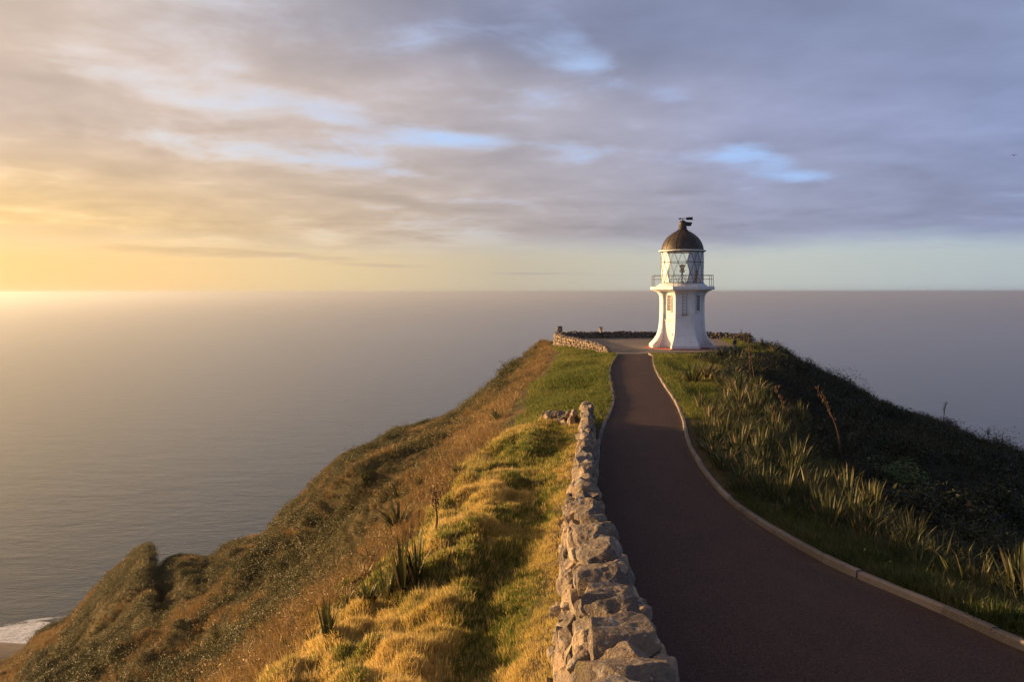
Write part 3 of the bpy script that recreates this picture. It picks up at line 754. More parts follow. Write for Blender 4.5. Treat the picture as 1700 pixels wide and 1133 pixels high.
# short spur of stones from the wall's far end out over the grass
a = on_ground(985, 690); b = on_ground(922, 700)
_sx = Spline([0, 1], [2.2, 0.85])
stone_wall('stone_wall', 'short low spur of rough stones branching left from the far end of the long wall',
           lambda s: (2.15 - 1.05 * s, 27.2 + 1.2 * s), lambda s: hz(2.15 - 1.05 * s, 27.2 + 1.2 * s) + .52 - .26 * s, lambda s: hz(2.0 - 1.05 * s, 27.0 + 1.2 * s), lambda s: hz(2.3 - 1.05 * s, 27.5 + 1.2 * s),
           0.0, 1.0, .34, .05, (.26, .2, .2), (.28, .36, .26), lambda d: 2)
# sunlit wall on the left edge of the forecourt
stone_wall('stone_wall', 'sunlit low stone wall curving along the left edge of the lighthouse forecourt',
           lambda s: (float(court_left(s)) - .1, float(s)), lambda s: float(np.interp(s, [59.6, 62, 77], [.22, .48, .62])), lambda s: hz(float(court_left(s)) - .6, s) - .05, lambda s: 0.0,
           59.6, 77.0, .42, .12, (.30, .2, .17), (.26, .46, .22), lambda d: 1)
# walls on the seaward side, their shade put into darker stone tones
_bw = Spline([4, 8, 12, 16, 21.6], [77.4, 78.3, 78.5, 77.9, 75.4])
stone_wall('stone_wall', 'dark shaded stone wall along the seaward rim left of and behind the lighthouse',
           lambda s: (float(s), float(_bw(s))), lambda s: .62, lambda s: -.05, lambda s: -.02, 4.4, 15.6, .42, .05, (.30, .2, .17), (.24, .46, .20), lambda d: 1, shade_tone=(0, .12))
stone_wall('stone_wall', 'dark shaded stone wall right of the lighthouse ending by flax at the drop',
           lambda s: (float(s), float(_bw(s))), lambda s: .66 - .02 * (s - 15.6), lambda s: hz(s, float(_bw(s)) + .4) - .1, lambda s: -.03, 15.75, 21.3, .42, .05, (.30, .2, .17), (.24, .46, .20), lambda d: 1, shade_tone=(0, .06))


# small fixtures round the forecourt
def plaque_post(x, y, z, w_, h_, label):
    root = empty('plaque_post', (x, y, z)); tag(root, label, 'post', None)
    m = MB(); V, F = rock((w_, w_ * .8, h_), 3, 9, .8); m.add(V + np.array([0, 0, h_ * .5]), F, 0, .4); m.build('plinth', M_STONE, root)
    m = MB(); m.box((0, -w_ * .1, h_ * .96), (w_ * .9, w_ * .75, .06), bev=.015); m.build('plaque', M_IRON, root)
plaque_post(4.35, 76.9, .45, .50, .72, 'squat stone plinth with dark top at the far left corner of the forecourt walls')
plaque_post(8.2, 77.9, .45, .36, .60, 'small dark post standing up from the middle of the seaward stone wall')
root = empty('marker_stone', (16.55, 62.6, 0)); tag(root, 'upright grey marker stone on the forecourt edge right of the lighthouse', 'marker stone')
V, F = rock((.36, .30, .86), 3, 12, .8); MB().add(V + np.array([0, 0, .40]), F, 0, .3).build('stone', M_STONE, root); m = MB(); m.box((0, -.165, .55), (.2, .02, .24), bev=.006); m.build('plate', M_IRON, root)
o = MB(); o.box((0, 0, 0), (1.5, .8, .07), rz=.25, bev=.02); o = o.build('paving_slab', M_COURT); o.location = (6.0, 59.6, hz(6.0, 59.6) + .05); tag(o, 'flat pale slab lying in the grass at the near end of the sunlit wall', 'slab')

# ------------------------------------------------------------------ lighthouse
LX, LY = 13.0, 64.6
N_FRONT = math.atan2(-LY, -LX) + R(7.0)          # direction the front wall faces
LH = empty('lighthouse', (LX, LY, 0)); tag(LH, 'white octagonal lighthouse with flared base, railed gallery, lattice lantern and dark dome', 'lighthouse')
PROF = [(0, 2.58), (.26, 2.58), (.33, 2.52), (.42, 2.42), (.54, 2.30), (.74, 2.15), (.96, 2.00), (1.25, 1.90), (1.6, 1.825), (2.1, 1.78), (2.7, 1.755), (3.3, 1.745), (3.75, 1.755), (3.98, 1.79), (4.14, 1.86), (4.26, 1.97), (4.36, 2.12), (4.42, 2.26)]
c8 = math.cos(math.pi / 8); mb = MB(); rows = []
for z, rv in PROF:
    row = []
    for k in range(8):
        nd = N_FRONT + k * math.pi / 4; ap = rv * c8; half = rv * math.sin(math.pi / 8)
        nv = np.array([math.cos(nd), math.sin(nd)]); tv = np.array([-nv[1], nv[0]])
        rib = .15; flare = max(0, ap - 1.745 * c8)
        recess = (.13 + flare * (1.0 if z < 3.9 else .55)) if k % 2 else 0.0     # window bays stand back between four flared buttresses
        h2 = half - rib
        for t_, dep in ((-half, 0), (-h2, 0), (-h2 + .012, recess), (h2 - .012, recess), (h2, 0)):
            q = nv * (ap - dep) + tv * t_; row.append((q[0], q[1], z))
    rows.append(row)
V = np.array(rows).reshape(-1, 3); m_ = 40
F = [np.array([(r * m_ + k, r * m_ + (k + 1) % m_, r * m_ + m_ + (k + 1) % m_, r * m_ + m_ + k) for r in range(len(PROF) - 1) for k in range(m_)])]
mb.add(V, F); mb.build('tower_wall', M_WHITE, LH)
m = MB(); m.lathe([(2.86, .0), (2.86, .055), (2.80, .065), (2.52, .066)], 8, rot=N_FRONT + math.pi / 8); m.build('base_plinth', M_RED, LH)
m = MB(); rt = N_FRONT + math.pi / 8
m.lathe([(2.20, 4.36), (2.30, 4.43), (2.46, 4.45), (2.50, 4.48), (2.50, 4.66), (2.47, 4.69), (1.5, 4.71)], 8, rot=rt); m.build('gallery_deck', M_WHITE, LH)


def face(k, off=0.0, z=0.0, ap=1.745 * c8, t=0.0):
    nd = N_FRONT + k * math.pi / 4; nv = np.array([math.cos(nd), math.sin(nd)]); tv = np.array([-nv[1], nv[0]]); q = nv * (ap + off) + tv * t
    return np.array([q[0], q[1], z]), nd + math.pi / 2
for k in (7, 1, 3, 5):                   # windows: left-front and right-front faces, and the far side
    dep = -.13
    c, rzz = face(k, dep + .01, 3.45)
    wb = empty('window', (0, 0, 0)); wb.parent = LH
    m = MB(); m.box(c, (.34, .05, 1.16), rzz); m.build('pane', M_WINPANE, wb)
    m = MB()
    for sx_ in (-.19, .19): cc, _ = face(k, dep + .03, 3.45, t=sx_); m.box(cc, (.05, .07, 1.27), rzz)
    for zz in (2.845, 4.055): cc, _ = face(k, dep + .032, zz); m.box(cc, (.44, .08, .06), rzz)
    for q in range(1, 5): cc, _ = face(k, dep + .038, 2.87 + q * 1.16 / 5); m.box(cc, (.33, .022, .022), rzz)
    cc, _ = face(k, dep + .0385, 3.45); m.box(cc, (.022, .024, 1.16), rzz); m.build('frame', M_FRAME, wb)
    m = MB(); cc, _ = face(k, dep + .05, 2.79); m.box(cc, (.50, .13, .05), rzz, bev=.01); m.build('sill', M_WHITE, wb)
dr = empty('door', (0, 0, 0)); dr.parent = LH
c, rzz = face(7, -.13 + .012, 1.12, t=.0); m = MB(); m.box(c, (.86, .05, 2.0), rzz, bev=.006); m.build('panel', M_WHITE, dr)
m = MB(); cc, _ = face(7, -.10, 2.17); m.box(cc, (1.04, .09, .07), rzz); m.build('lintel', M_FRAME, dr)
m = MB(); cc, _ = face(7, -.075, 1.08, t=.33); m.box(cc, (.05, .06, .14), rzz, bev=.01); m.build('handle', M_IRON, dr)
# ladder under the gallery hatch
m = MB()
for t_ in (-.15, .15):
    a, _ = face(0, .10, 2.62, t=t_); b, _ = face(0, .10, 4.5, t=t_); m.tube([a, b], .016, 6)
for q in range(8):
    a, _ = face(0, .10, 2.72 + q * .235, t=-.15); b, _ = face(0, .10, 2.72 + q * .235, t=.15); m.tube([a, b], .012, 6)
cc, rzz = face(0, .10, 2.60); m.box(cc, (.50, .26, .04), rzz, bev=.008)
for t_ in (-.15, .15):
    for zz in (2.9, 4.1): a, _ = face(0, -.09, zz, t=t_); b, _ = face(0, .11, zz, t=t_); m.tube([a, b], .012, 6)
m.build('ladder', M_STEEL, LH)
# gallery railing
rl = empty('railing', (0, 0, 0)); rl.parent = LH
P8 = [np.array([2.38 * math.cos(rt + k * math.pi / 4), 2.38 * math.sin(rt + k * math.pi / 4), 0]) for k in range(8)]
for k in range(8):
    for fr_ in ((0.0, .5) if k % 2 else (0.0,)):
        q = P8[k] * (1 - fr_) + P8[(k + 1) % 8] * fr_; m = MB(); m.tube([q + (0, 0, 4.67), q + (0, 0, 5.56)], .020, 6); m.tube([q + (0, 0, 4.69), q + (0, 0, 4.73)], .05, 8); m.build('post', M_STEEL, rl)
for zz, rr_ in ((5.54, .020), (5.26, .014)):
    m = MB(); m.tube([p + (0, 0, zz) for p in P8] + [P8[0] + (0, 0, zz)], rr_, 6); m.build('rail', M_STEEL, rl)
m = MB(); nv = np.array([math.cos(N_FRONT), math.sin(N_FRONT), 0]); tv = np.array([-nv[1], nv[0], 0])
for t_ in (-.32, .32):
    m.tube([nv * 2.20 + tv * t_ + (0, 0, 4.66), nv * 2.20 + tv * t_ + (0, 0, 5.08)], .014, 6); m.tube([nv * 1.75 + tv * t_ + (0, 0, 4.70), nv * 2.20 + tv * t_ + (0, 0, 5.08)], .012, 6)
for zz in (4.86, 5.06): m.tube([nv * 2.20 - tv * .32 + (0, 0, zz), nv * 2.20 + tv * .32 + (0, 0, zz)], .012, 6)
m.build('hatch_guard', M_STEEL, rl)
# lantern
m = MB(); m.lathe([(1.92, 4.70), (1.90, 4.76), (1.76, 4.84), (1.66, 4.92), (1.62, 4.96), (1.55, 4.96), (1.3, 4.95)], 32); m.build('lantern_base', M_WHITE, LH)
NB = 16; a_cam = math.atan2(-LY, -LX); LR = 1.60; Z0, Z1 = 4.96, 7.34; st = 2 * math.pi / NB; ang = [a_cam + (k + .5) * 2 * math.pi / NB for k in range(NB)]
ring = lambda r_, a_, z_: np.array([r_ * math.cos(a_), r_ * math.sin(a_), z_])
lat = MB()
nz = 8
for k in range(NB):
    for sg in (-1, 1):
        pts = [ring(LR, ang[0] + (k + sg * 1.5 * q / nz) * 2 * math.pi / NB, Z0 + (Z1 - Z0) * q / nz) for q in range(nz + 1)]
        lat.tube(pts, .015 if abs(((ang[0] + k * st - a_cam + math.pi) % (2 * math.pi)) - math.pi) < 1.9 else .006, 5)
for zz, r_, w_ in ((Z0 + (Z1 - Z0) * .667, LR + .03, .022), (Z0 + .02, LR + .02, .03), (Z1 - .02, LR + .02, .03)):
    lat.tube([ring(r_, 2 * math.pi * k / 48, zz) for k in range(49)], w_, 6)
lat.build('lattice_frame', M_LATTICE, LH)
m = MB()
for k in range(48): lat_a = 2 * math.pi * k / 48; lat_b = 2 * math.pi * (k + 1) / 48; m.add([ring(LR - .10, lat_a, Z0), ring(LR - .10, lat_b, Z0), ring(LR - .10, lat_b, Z1), ring(LR - .10, lat_a, Z1)], np.array([0, 1, 2, 3]))
m.build('glass_panes', M_GLASS, LH)
# opaque white panels on the landward side, their near edges following the lattice
m = MB()
def panel(a0, a1, skew0, skew1, nseg=10, nzz=8):
    V = []
    for rr_ in (LR - .03, LR - .06):
        for q in range(nzz + 1):
            tq = q / nzz; lo = a0 + skew0(tq); hi = a1 + skew1(tq)
            for s_ in range(nseg + 1): V.append(ring(rr_, lo + (hi - lo) * s_ / nseg, Z0 + (Z1 - Z0) * tq))
    n_ = (nseg + 1); off = n_ * (nzz + 1); F = []
    for q in range(nzz):
        for s_ in range(nseg): i = q * n_ + s_; F += [(i, i + 1, i + n_ + 1, i + n_), (off + i + n_, off + i + n_ + 1, off + i + 1, off + i)]
        for i in (q * n_, q * n_ + nseg): F.append((i, i + n_, off + i + n_, off + i))
    m.add(V, np.array(F))
st = 2 * math.pi / NB
zig = lambda v: (lambda q: R(float(np.interp(q, [0, .333, .667, 1], v))))
panel(a_cam, a_cam + 4.6 * st, zig([12, 20, 12, 20]), lambda q: 0)
panel(a_cam - 4.6 * st, a_cam, lambda q: 0, zig([-38, -43, -33, -45]))
m.build('blank_panels', M_WHITE, LH)
m = MB()
for da in (-.10, .10):
    m.tube([ring(LR + .09, a_cam + 1.72 * st + da, 4.95), ring(LR + .09, a_cam + 1.72 * st + da, 7.36)], .016, 6)
for q in range(10): m.tube([ring(LR + .09, a_cam + 1.72 * st - .10, 5.1 + q * .235), ring(LR + .09, a_cam + 1.72 * st + .10, 5.1 + q * .235)], .012, 6)
m.build('ladder', M_STEEL, LH)
m = MB(); m.tube([ring(LR + .07, a_cam + 1.72 * st + .02, 4.97), ring(LR + .07, a_cam + 1.72 * st + .02, 5.95)], .055, 10); m.build('vent_pipe', M_SUNLIT_PIPE, LH)
m = MB(); m.lathe([(.16, 4.96), (.16, 5.05), (.07, 5.1), (.07, 5.75), (.17, 5.78), (.17, 5.84)], 16); m.build('lamp_pedestal', M_WHITE, LH)
m = MB(); m.lathe([(.19, 5.84), (.22, 5.88), (.22, 5.93), (.15, 5.96), (.15, 6.20), (.24, 6.24), (.20, 6.33), (.05, 6.40)], 18); m.build('beacon_lamp', M_BRASS, LH)
m = MB(); m.lathe([(1.2, 7.30), (1.56, 7.30), (1.60, 7.34), (1.74, 7.35), (1.78, 7.38), (1.78, 7.44), (1.70, 7.46), (1.5, 7.47)], 40); m.build('gutter', M_WHITE, LH)
DP = [(1.60, 7.46), (1.59, 7.55), (1.55, 7.74), (1.47, 7.96), (1.34, 8.20), (1.17, 8.42), (.96, 8.61), (.74, 8.76), (.54, 8.87), (.42, 8.95), (.34, 9.04), (.30, 9.12), (.30, 9.16)]
m = MB(); m.lathe(DP, 48)
for k in range(12):
    a_ = 2 * math.pi * k / 12; m.tube([ring(r_ + .005, a_, z_) for r_, z_ in DP[:-2]], .014, 5)
dome = m.build('dome', M_DOME, LH, smooth=True)
m = MB(); m.lathe([(.33, 9.14), (.34, 9.17), (.30, 9.20), (.29, 9.52), (.27, 9.60), (.19, 9.69), (.08, 9.73), (.04, 9.75)], 24); m.build('ventilator', M_DOME, dome, smooth=True)
rtv = np.array([math.cos(a_cam + math.pi / 2), math.sin(a_cam + math.pi / 2), 0])     # rightwards as seen from the path
def flat(pts, th):
    n_ = len(pts); fw = np.array([rtv[1], -rtv[0], 0]) * th
    V = [rtv * x + (0, 0, z) - fw for x, z in pts] + [rtv * x + (0, 0, z) + fw for x, z in pts]
    return V, [np.arange(n_), np.arange(n_)[::-1] + n_] + [np.array([(i, i + n_, (i + 1) % n_ + n_, (i + 1) % n_) for i in range(n_)])]
vn = empty('weathervane', (0, 0, 0)); vn.parent = LH
m = MB(); m.tube([(0, 0, 9.70), (0, 0, 9.92)], .022, 8); m.tube([-rtv * .20 + (0, 0, 9.86), rtv * .74 + (0, 0, 9.86)], .026, 8)
m.add(*flat([(-.36, 9.86), (-.14, 9.95), (-.18, 9.86), (-.14, 9.77)], .012)); m.build('arrow', M_IRON, vn)
m = MB(); m.add(*flat([(.22, 9.86), (.28, 9.96), (.78, 9.97), (.70, 9.86), (.78, 9.75), (.28, 9.76)], .012)); m.build('tail', M_IRON, vn)
m = MB(); V, F = flat([(.20, 9.62), (.72, 9.56), (.62, 9.30), (.40, 9.28), (.22, 9.34)], .10); m.add(V, F); m.build('vent_hood', M_IRON, vn)

# gull far out on the right
bx, bz = ray(1684, 259); root = empty('bird', (bx * 45, 45, CZ + bz * 45)); tag(root, 'tiny dark bird flying over the sea high up on the far right', 'bird'); root.scale = (.3, .3, .3)
V, F = rock((.16, .5, .15), 2, 0, 0); MB().add(V, F).build('body', M_BIRD, root, smooth=True)
for sg in (-1, 1):
    m = MB(); m.add([(0, .14, .03), (sg * .32, .16, .20), (sg * .72, -.02, .10), (sg * .34, -.06, .18), (0, -.12, .03), (0, .14, 0), (sg * .32, .16, .175), (sg * .72, -.02, .09), (sg * .34, -.06, .155), (0, -.12, 0)],
          [np.array([(0, 1, 3, 4), (5, 9, 8, 6), (0, 5, 6, 1), (3, 8, 9, 4)]), np.array([(1, 2, 3), (6, 8, 7), (1, 6, 2), (6, 7, 2), (2, 7, 3), (7, 8, 3)])]); m.build('wing', M_BIRD, root)


# ------------------------------------------------------------------ vegetation
def blade_arrays(n, spread, len_rng, wid, lean, droop, segs=3, curl=0.0, flat_v=0.0):
    """n bent, tapering blades sprouting from one foot -> verts, faces, per-vertex random"""
    V, F, Rn = [], [], []; o = 0
    for i in range(n):
        L = rng.uniform(*len_rng); a = rng.uniform(0, 2 * math.pi); le = abs(rng.normal(0, lean)); d = np.array([math.cos(a), math.sin(a)])
        p = np.r_[d * spread * math.sqrt(rng.random()), 0]; wv = rng.uniform(*wid); tw = a + math.pi / 2 + rng.normal(0, .6); sd = np.array([math.cos(tw), math.sin(tw), 0]); r_ = rng.random()
        th_ = le
        for k in range(segs + 1):
            t = k / segs; ww = wv * (1 - t) ** .55 * (.75 + .5 * min(1, t * 4)) if k < segs else 0
            if k < segs: V += [p - sd * ww / 2, p + sd * ww / 2]; Rn += [r_, r_]
            else: V.append(p.copy()); Rn.append(r_)
            th_ = le + droop * t * t * (.5 + r_); p = p + L / segs * np.r_[d * math.sin(th_), math.cos(th_)]
        for k in range(segs - 1): F.append((o + 2 * k, o + 2 * k + 1, o + 2 * k + 3, o + 2 * k + 2))
        k = segs - 1; tri = (o + 2 * k, o + 2 * k + 1, o + 2 * k + 2)
        F.append(tri); o = len(V)
    q = np.array([f for f in F if len(f) == 4]); t = np.array([f for f in F if len(f) == 3])
    return np.array(V), [q, t], np.array(Rn)


def proto_blades(name, mat, *a, **k):
    V, F, Rn = blade_arrays(*a, **k); return bpy.data.objects.new(name, MB().add(V, F, 0, Rn).mesh(name, mat))


def proto_bush(name, mat, n, rad, hgt, leaf, up=.3, twigs=0):
    """many small leaves through a lumpy, dome-shaped volume"""
    lumps = [(rng.normal(0, .38, 2) * rad, rng.uniform(.45, .9)) for _ in range(7)]
    V, F, Rn = [], [], []
    for i in range(n):
        (lx_, ly_), hh = lumps[rng.integers(7)]; d = rng.normal(size=3); d /= np.linalg.norm(d); d[2] = abs(d[2])
        rr_ = rng.uniform(.55, 1.0) ** .6
        c = np.array([lx_ + d[0] * rad * .5 * rr_, ly_ + d[1] * rad * .5 * rr_, hgt * hh * d[2] * rr_])
        nrm = d + rng.normal(0, .6, 3) + (0, 0, up); nrm /= np.linalg.norm(nrm); a = np.cross(nrm, rng.normal(size=3)); a /= np.linalg.norm(a); b = np.cross(nrm, a)
        s_ = leaf * rng.uniform(.6, 1.5); o = len(V)
        V += [c - a * s_, c - b * s_ * .42 + nrm * s_ * .15, c + a * s_, c + b * s_ * .42 + nrm * s_ * .15]; F.append((o, o + 1, o + 2, o + 3)); Rn += [rng.random()] * 4
    return bpy.data.objects.new(name, MB().add(np.array(V), np.array(F), 0, np.array(Rn)).mesh(name, mat))


def scatter(name, protos, pts, scl, idx, tint, lean=.12, kind='stuff', label=None):
    """ground cover nobody could count: one object whose points carry tufts"""
    coll = bpy.data.collections.new(name + ' tufts')
    for i, p in enumerate(protos): p.name = '%s_tuft_%02d' % (name, i); coll.objects.link(p)
    n = len(pts); me = bpy.data.meshes.new(name); me.vertices.add(n); me.vertices.foreach_set('co', np.asarray(pts, np.float32).ravel())
    rot = np.c_[rng.normal(0, lean, n), rng.normal(0, lean, n), rng.uniform(0, 6.283, n)]
    for nm, ty, key, arr in (('rot', 'FLOAT_VECTOR', 'vector', rot), ('scl', 'FLOAT', 'value', scl), ('tint', 'FLOAT', 'value', tint), ('idx', 'INT', 'value', idx)):
        at = me.attributes.new(nm, ty, 'POINT'); at.data.foreach_set(key, np.asarray(arr, np.int32 if ty == 'INT' else np.float32).ravel())
    o = bpy.data.objects.new(name, me); COL.objects.link(o)
    g = bpy.data.node_groups.new(name, 'GeometryNodeTree'); g.interface.new_socket('Geometry', in_out='INPUT', socket_type='NodeSocketGeometry'); g.interface.new_socket('Geometry', in_out='OUTPUT', socket_type='NodeSocketGeometry')
    nd = g.nodes; gi = nd.new('NodeGroupInput'); go = nd.new('NodeGroupOutput'); ip = nd.new('GeometryNodeInstanceOnPoints'); ci = nd.new('GeometryNodeCollectionInfo')
    ci.inputs['Collection'].default_value = coll; ci.inputs['Separate Children'].default_value = True; ci.inputs['Reset Children'].default_value = True
    def na(nm, ty): q = nd.new('GeometryNodeInputNamedAttribute'); q.data_type = ty; q.inputs[0].default_value = nm; return q.outputs[0]
    L = g.links.new; L(gi.outputs[0], ip.inputs['Points']); L(ci.outputs[0], ip.inputs['Instance']); ip.inputs['Pick Instance'].default_value = True
    L(na('idx', 'INT'), ip.inputs['Instance Index']); L(na('rot', 'FLOAT_VECTOR'), ip.inputs['Rotation']); L(na('scl', 'FLOAT'), ip.inputs['Scale']); L(ip.outputs[0], go.inputs[0])
    md = o.modifiers.new('tufts', 'NODES'); md.node_group = g
    tag(o, kind=kind, label=label); return o


def sample(n, r0, r1, a0, a1, power=1.0):
    """points in a sector round the viewpoint, thinning with distance (power 2 = even over the ground)"""
    u = rng.random(n); r = (r0 ** power + u * (r1 ** power - r0 ** power)) ** (1 / power); a = rng.uniform(a0, a1, n)
    return r * np.sin(a), r * np.cos(a)


def keep(x, y, m): k = rng.random(len(x)) < m; return x[k], y[k]


# golden grass of the strip left of the wall
x, y = sample(230000, 4.5, 32, -.60, .12, .75)
_, st_, lL, vg, lR = masks(x, y)
off = wall_left(y) - x
foot = sstep(off, .10, .55)
x, y = keep(x, y, st_ * (.25 + .75 * foot)); off = wall_left(y) - x
gr = sstep(fbm2(x * .9, y * .6, 3, 93) + .5 * np.exp(-((off - .85) / .45) ** 2), -.14, .22)
green = rng.random(len(x)) < gr * .85
z = height(x, y)
gold_p = [proto_blades('g', M_GOLDGRASS, 16, .10, (.04, .13), (.005, .011), .34, .8) for _ in range(6)] + [proto_blades('g', M_GOLDGRASS, 7, .09, (.14, .30), (.003, .006), .28, .7) for _ in range(2)] + [proto_blades('g', M_GOLDGRASS, 12, .12, (.05, .16), (.005, .010), 1.0, .6)]
green_p = [proto_blades('g', M_GREENGRASS, 16, .10, (.03, .10), (.005, .010), .38, .8) for _ in range(5)]
dist = np.hypot(x, y); sc_ = np.clip(.50 + dist / 42, .5, 1.2) * rng.uniform(.7, 1.35, len(x)) * np.where(off < .5, .7, 1.0)
gs = ~green
tn = np.clip(.5 + fbm2(x * .5, y * .5, 3, 95) * .9 + rng.normal(0, .12, len(x)), 0, 1)
scatter('golden_grass', gold_p, np.c_[x, y, z - .01][gs], sc_[gs], np.where(rng.random(gs.sum()) < .91, rng.integers(0, 6, gs.sum()), rng.integers(6, 9, gs.sum())), tn[gs])
scatter('green_grass', green_p, np.c_[x, y, z - .01][green], sc_[green] * .95, rng.integers(0, 5, green.sum()), tn[green])
# mown lawns beyond the wall and right of the path, verge by the near kerb
x, y = sample(150000, 5.0, 80, -.10, .75, 1.1)
_, st_, lL, vg, lR = masks(x, y)
x, y = keep(x, y, np.clip(lL + lR, 0, 1)); z = height(x, y); dist = np.hypot(x, y)
lawn_p = [proto_blades('l', M_LAWN, 14, .12, (.04, .11), (.006, .013), .45, 1.0) for _ in range(5)]
scatter('lawn_grass', lawn_p, np.c_[x, y, z - .008], np.clip(.8 + dist / 45, .8, 1.9) * rng.uniform(.7, 1.3, len(x)) * np.where((dist < 18), 1.5, 1.0), rng.integers(0, 5, len(x)), np.clip(.5 + fbm2(x * .3, y * .3, 3, 96) + rng.normal(0, .15, len(x)), 0, 1))

# low coastal scrub and dry bracken on the seaward slope
x, y = sample(170000, 9, 122, -.95, .06, 1.5)
yy = np.clip(y, -15, 110); m = sstep(xl_edge(yy) - x, -0.4, .9) * (wall_left(yy) - x > 1.2) * (x < court_left(np.clip(yy, 56, 80)) - .8)
a_ = np.arctan2(x, y); m = m * (np.hypot(x, y) < np.interp(a_, _ba, _bd) + 4)
x, y = keep(x, y, m); z = height(x, y); dist = np.hypot(x, y)
patch = fbm2(x * .11, y * .11, 4, 91) + .4 * fbm2(x * .5, y * .5, 3, 98)
dry = (patch + rng.normal(0, .12, len(x)) > .15) | (xl_edge(np.clip(y, -15, 110)) - x < 1.5 + rng.normal(0, .8, len(x)))
scrub_p = [proto_bush('s', M_SCRUB, 260, rng.uniform(.45, .75), rng.uniform(.25, .55), .036) for _ in range(6)]
brown_p = [proto_blades('b', M_BROWN, 60, .28, (.15, .50), (.010, .022), .6, 1.2) for _ in range(4)] + [proto_bush('b', M_BROWN, 240, .5, .35, .035) for _ in range(2)]
tn = np.clip(.5 + fbm2(x * .25, y * .25, 3, 99) * 1.1 + rng.normal(0, .12, len(x)), 0, 1)
g2 = ~dry & (rng.random(len(x)) < .85)
scatter('coastal_scrub', scrub_p, np.c_[x, y, z - .05][g2], (.50 + .0015 * dist[g2]) * rng.uniform(.6, 1.4, g2.sum()) * np.interp(dist[g2], [12, 45], [.62, 1.0]) * (1 + np.interp(dist[g2], [15, 45], [.3, 1.0]) * np.clip(2.2 * fbm2(x[g2] * .33, y[g2] * .33, 3, 56), -.35, .9)), rng.integers(0, 6, g2.sum()), tn[g2], .2)
scatter('dry_bracken', brown_p, np.c_[x, y, z - .03][dry], (.60 + .002 * dist[dry]) * rng.uniform(.6, 1.4, dry.sum()), rng.integers(0, 6, dry.sum()), tn[dry], .25)

# dark scrub on the shaded landward slope
x, y = sample(34000, 8, 84, .16, 1.0, 1.4)
yy = np.clip(y, -15, 110); off = x - xkr(np.minimum(yy, 58))
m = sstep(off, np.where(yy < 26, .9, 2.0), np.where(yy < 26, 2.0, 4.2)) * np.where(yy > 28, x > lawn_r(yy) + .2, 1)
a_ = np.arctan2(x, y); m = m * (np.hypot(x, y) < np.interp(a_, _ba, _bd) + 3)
x, y = keep(x, y, m); z = height(x, y); dist = np.hypot(x, y)
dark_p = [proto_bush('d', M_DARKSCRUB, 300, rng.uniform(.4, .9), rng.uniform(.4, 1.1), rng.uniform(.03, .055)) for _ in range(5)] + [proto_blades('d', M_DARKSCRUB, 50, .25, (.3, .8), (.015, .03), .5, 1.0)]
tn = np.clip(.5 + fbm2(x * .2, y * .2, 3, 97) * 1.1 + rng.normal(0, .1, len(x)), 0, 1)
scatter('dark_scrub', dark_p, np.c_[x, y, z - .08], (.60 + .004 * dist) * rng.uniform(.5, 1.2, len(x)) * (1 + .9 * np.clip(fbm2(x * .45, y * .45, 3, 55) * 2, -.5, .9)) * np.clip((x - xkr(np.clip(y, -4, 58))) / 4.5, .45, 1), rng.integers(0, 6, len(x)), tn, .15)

x, y = sample(60000, 5.5, 22, .05, .75, .9)
vg = masks(x, y)[3]; x, y = keep(x, y, vg); z = height(x, y)
verge_p = [proto_blades('v', M_VERGE, 16, .12, (.05, .19), (.006, .012), .5, 1.1) for _ in range(5)]
scatter('verge_grass', verge_p, np.c_[x, y, z - .01], rng.uniform(.5, 1.35, len(x)) * (.8 + .9 * np.clip(fbm2(x * 1.3, y * 1.3, 3, 59) + .1, 0, .6)), rng.integers(0, 5, len(x)), np.clip(.5 + 1.3 * fbm2(x * .9, y * .9, 3, 57) + rng.normal(0, .15, len(x)), 0, 1), .2)

# rank sedge and grass filling in between the flax and along the scrub's edge
x, y = sample(30000, 7.5, 60, .05, .75, .9)
off = x - xkr(np.clip(y, -4, 58)); wd_ = np.interp(y, [7, 14, 18, 33, 60], [1.4, 1.6, 2.6, 4.0, 4.0])
m = sstep(off, np.where(y < 16, .8, .3), np.where(y < 16, 1.5, .6)) * sstep(off, wd_ + 1.2, wd_) * np.where(y > 27, x > lawn_r(np.clip(y, 26, 80)) - .2, 1)
x, y = keep(x, y, m * np.interp(y, [8, 13, 17], [.12, .25, .8])); z = height(x, y)
sedge_p = [proto_blades('k', M_SEDGE, 30, .22, (.14, .55), (.010, .022), .5, 1.2) for _ in range(5)]
scatter('rough_sedge', sedge_p, np.c_[x, y, z - .03], rng.uniform(.6, 1.25, len(x)), rng.integers(0, 5, len(x)), np.clip(.5 + fbm2(x * .6, y * .6, 3, 58) + rng.normal(0, .15, len(x)), 0, 1), .2)

# New Zealand flax: every clump a plant of its own
def flax_mesh(n, lr, lean, droop, dryf=.12, wid=(.035, .065)):
    mb = MB()
    V, F, Rn = blade_arrays(n, .16, lr, wid, lean, droop, segs=6); mb.add(V, F, 0, Rn)
    V, F, Rn = blade_arrays(max(2, int(n * dryf)), .2, (lr[0] * .6, lr[1] * .9), wid, lean * 1.7, droop * 1.6, segs=6); mb.add(V, F, 1, Rn)
    return mb.mesh('leaves', [M_FLAX, M_FLAXDRY])
FLAX = [flax_mesh(44, (.45, 1.1), .46, 1.15, .25, (.05, .085)) for _ in range(5)]            # full clumps
FLAX_UP = [flax_mesh(26, (.8, 1.55), .20, .25, .16, (.045, .08)) for _ in range(3)]    # stiff and upright
FLAX_LOW = [flax_mesh(22, (.45, .9), .50, .9, .25) for _ in range(3)]     # low and sprawling
flax_count = {}


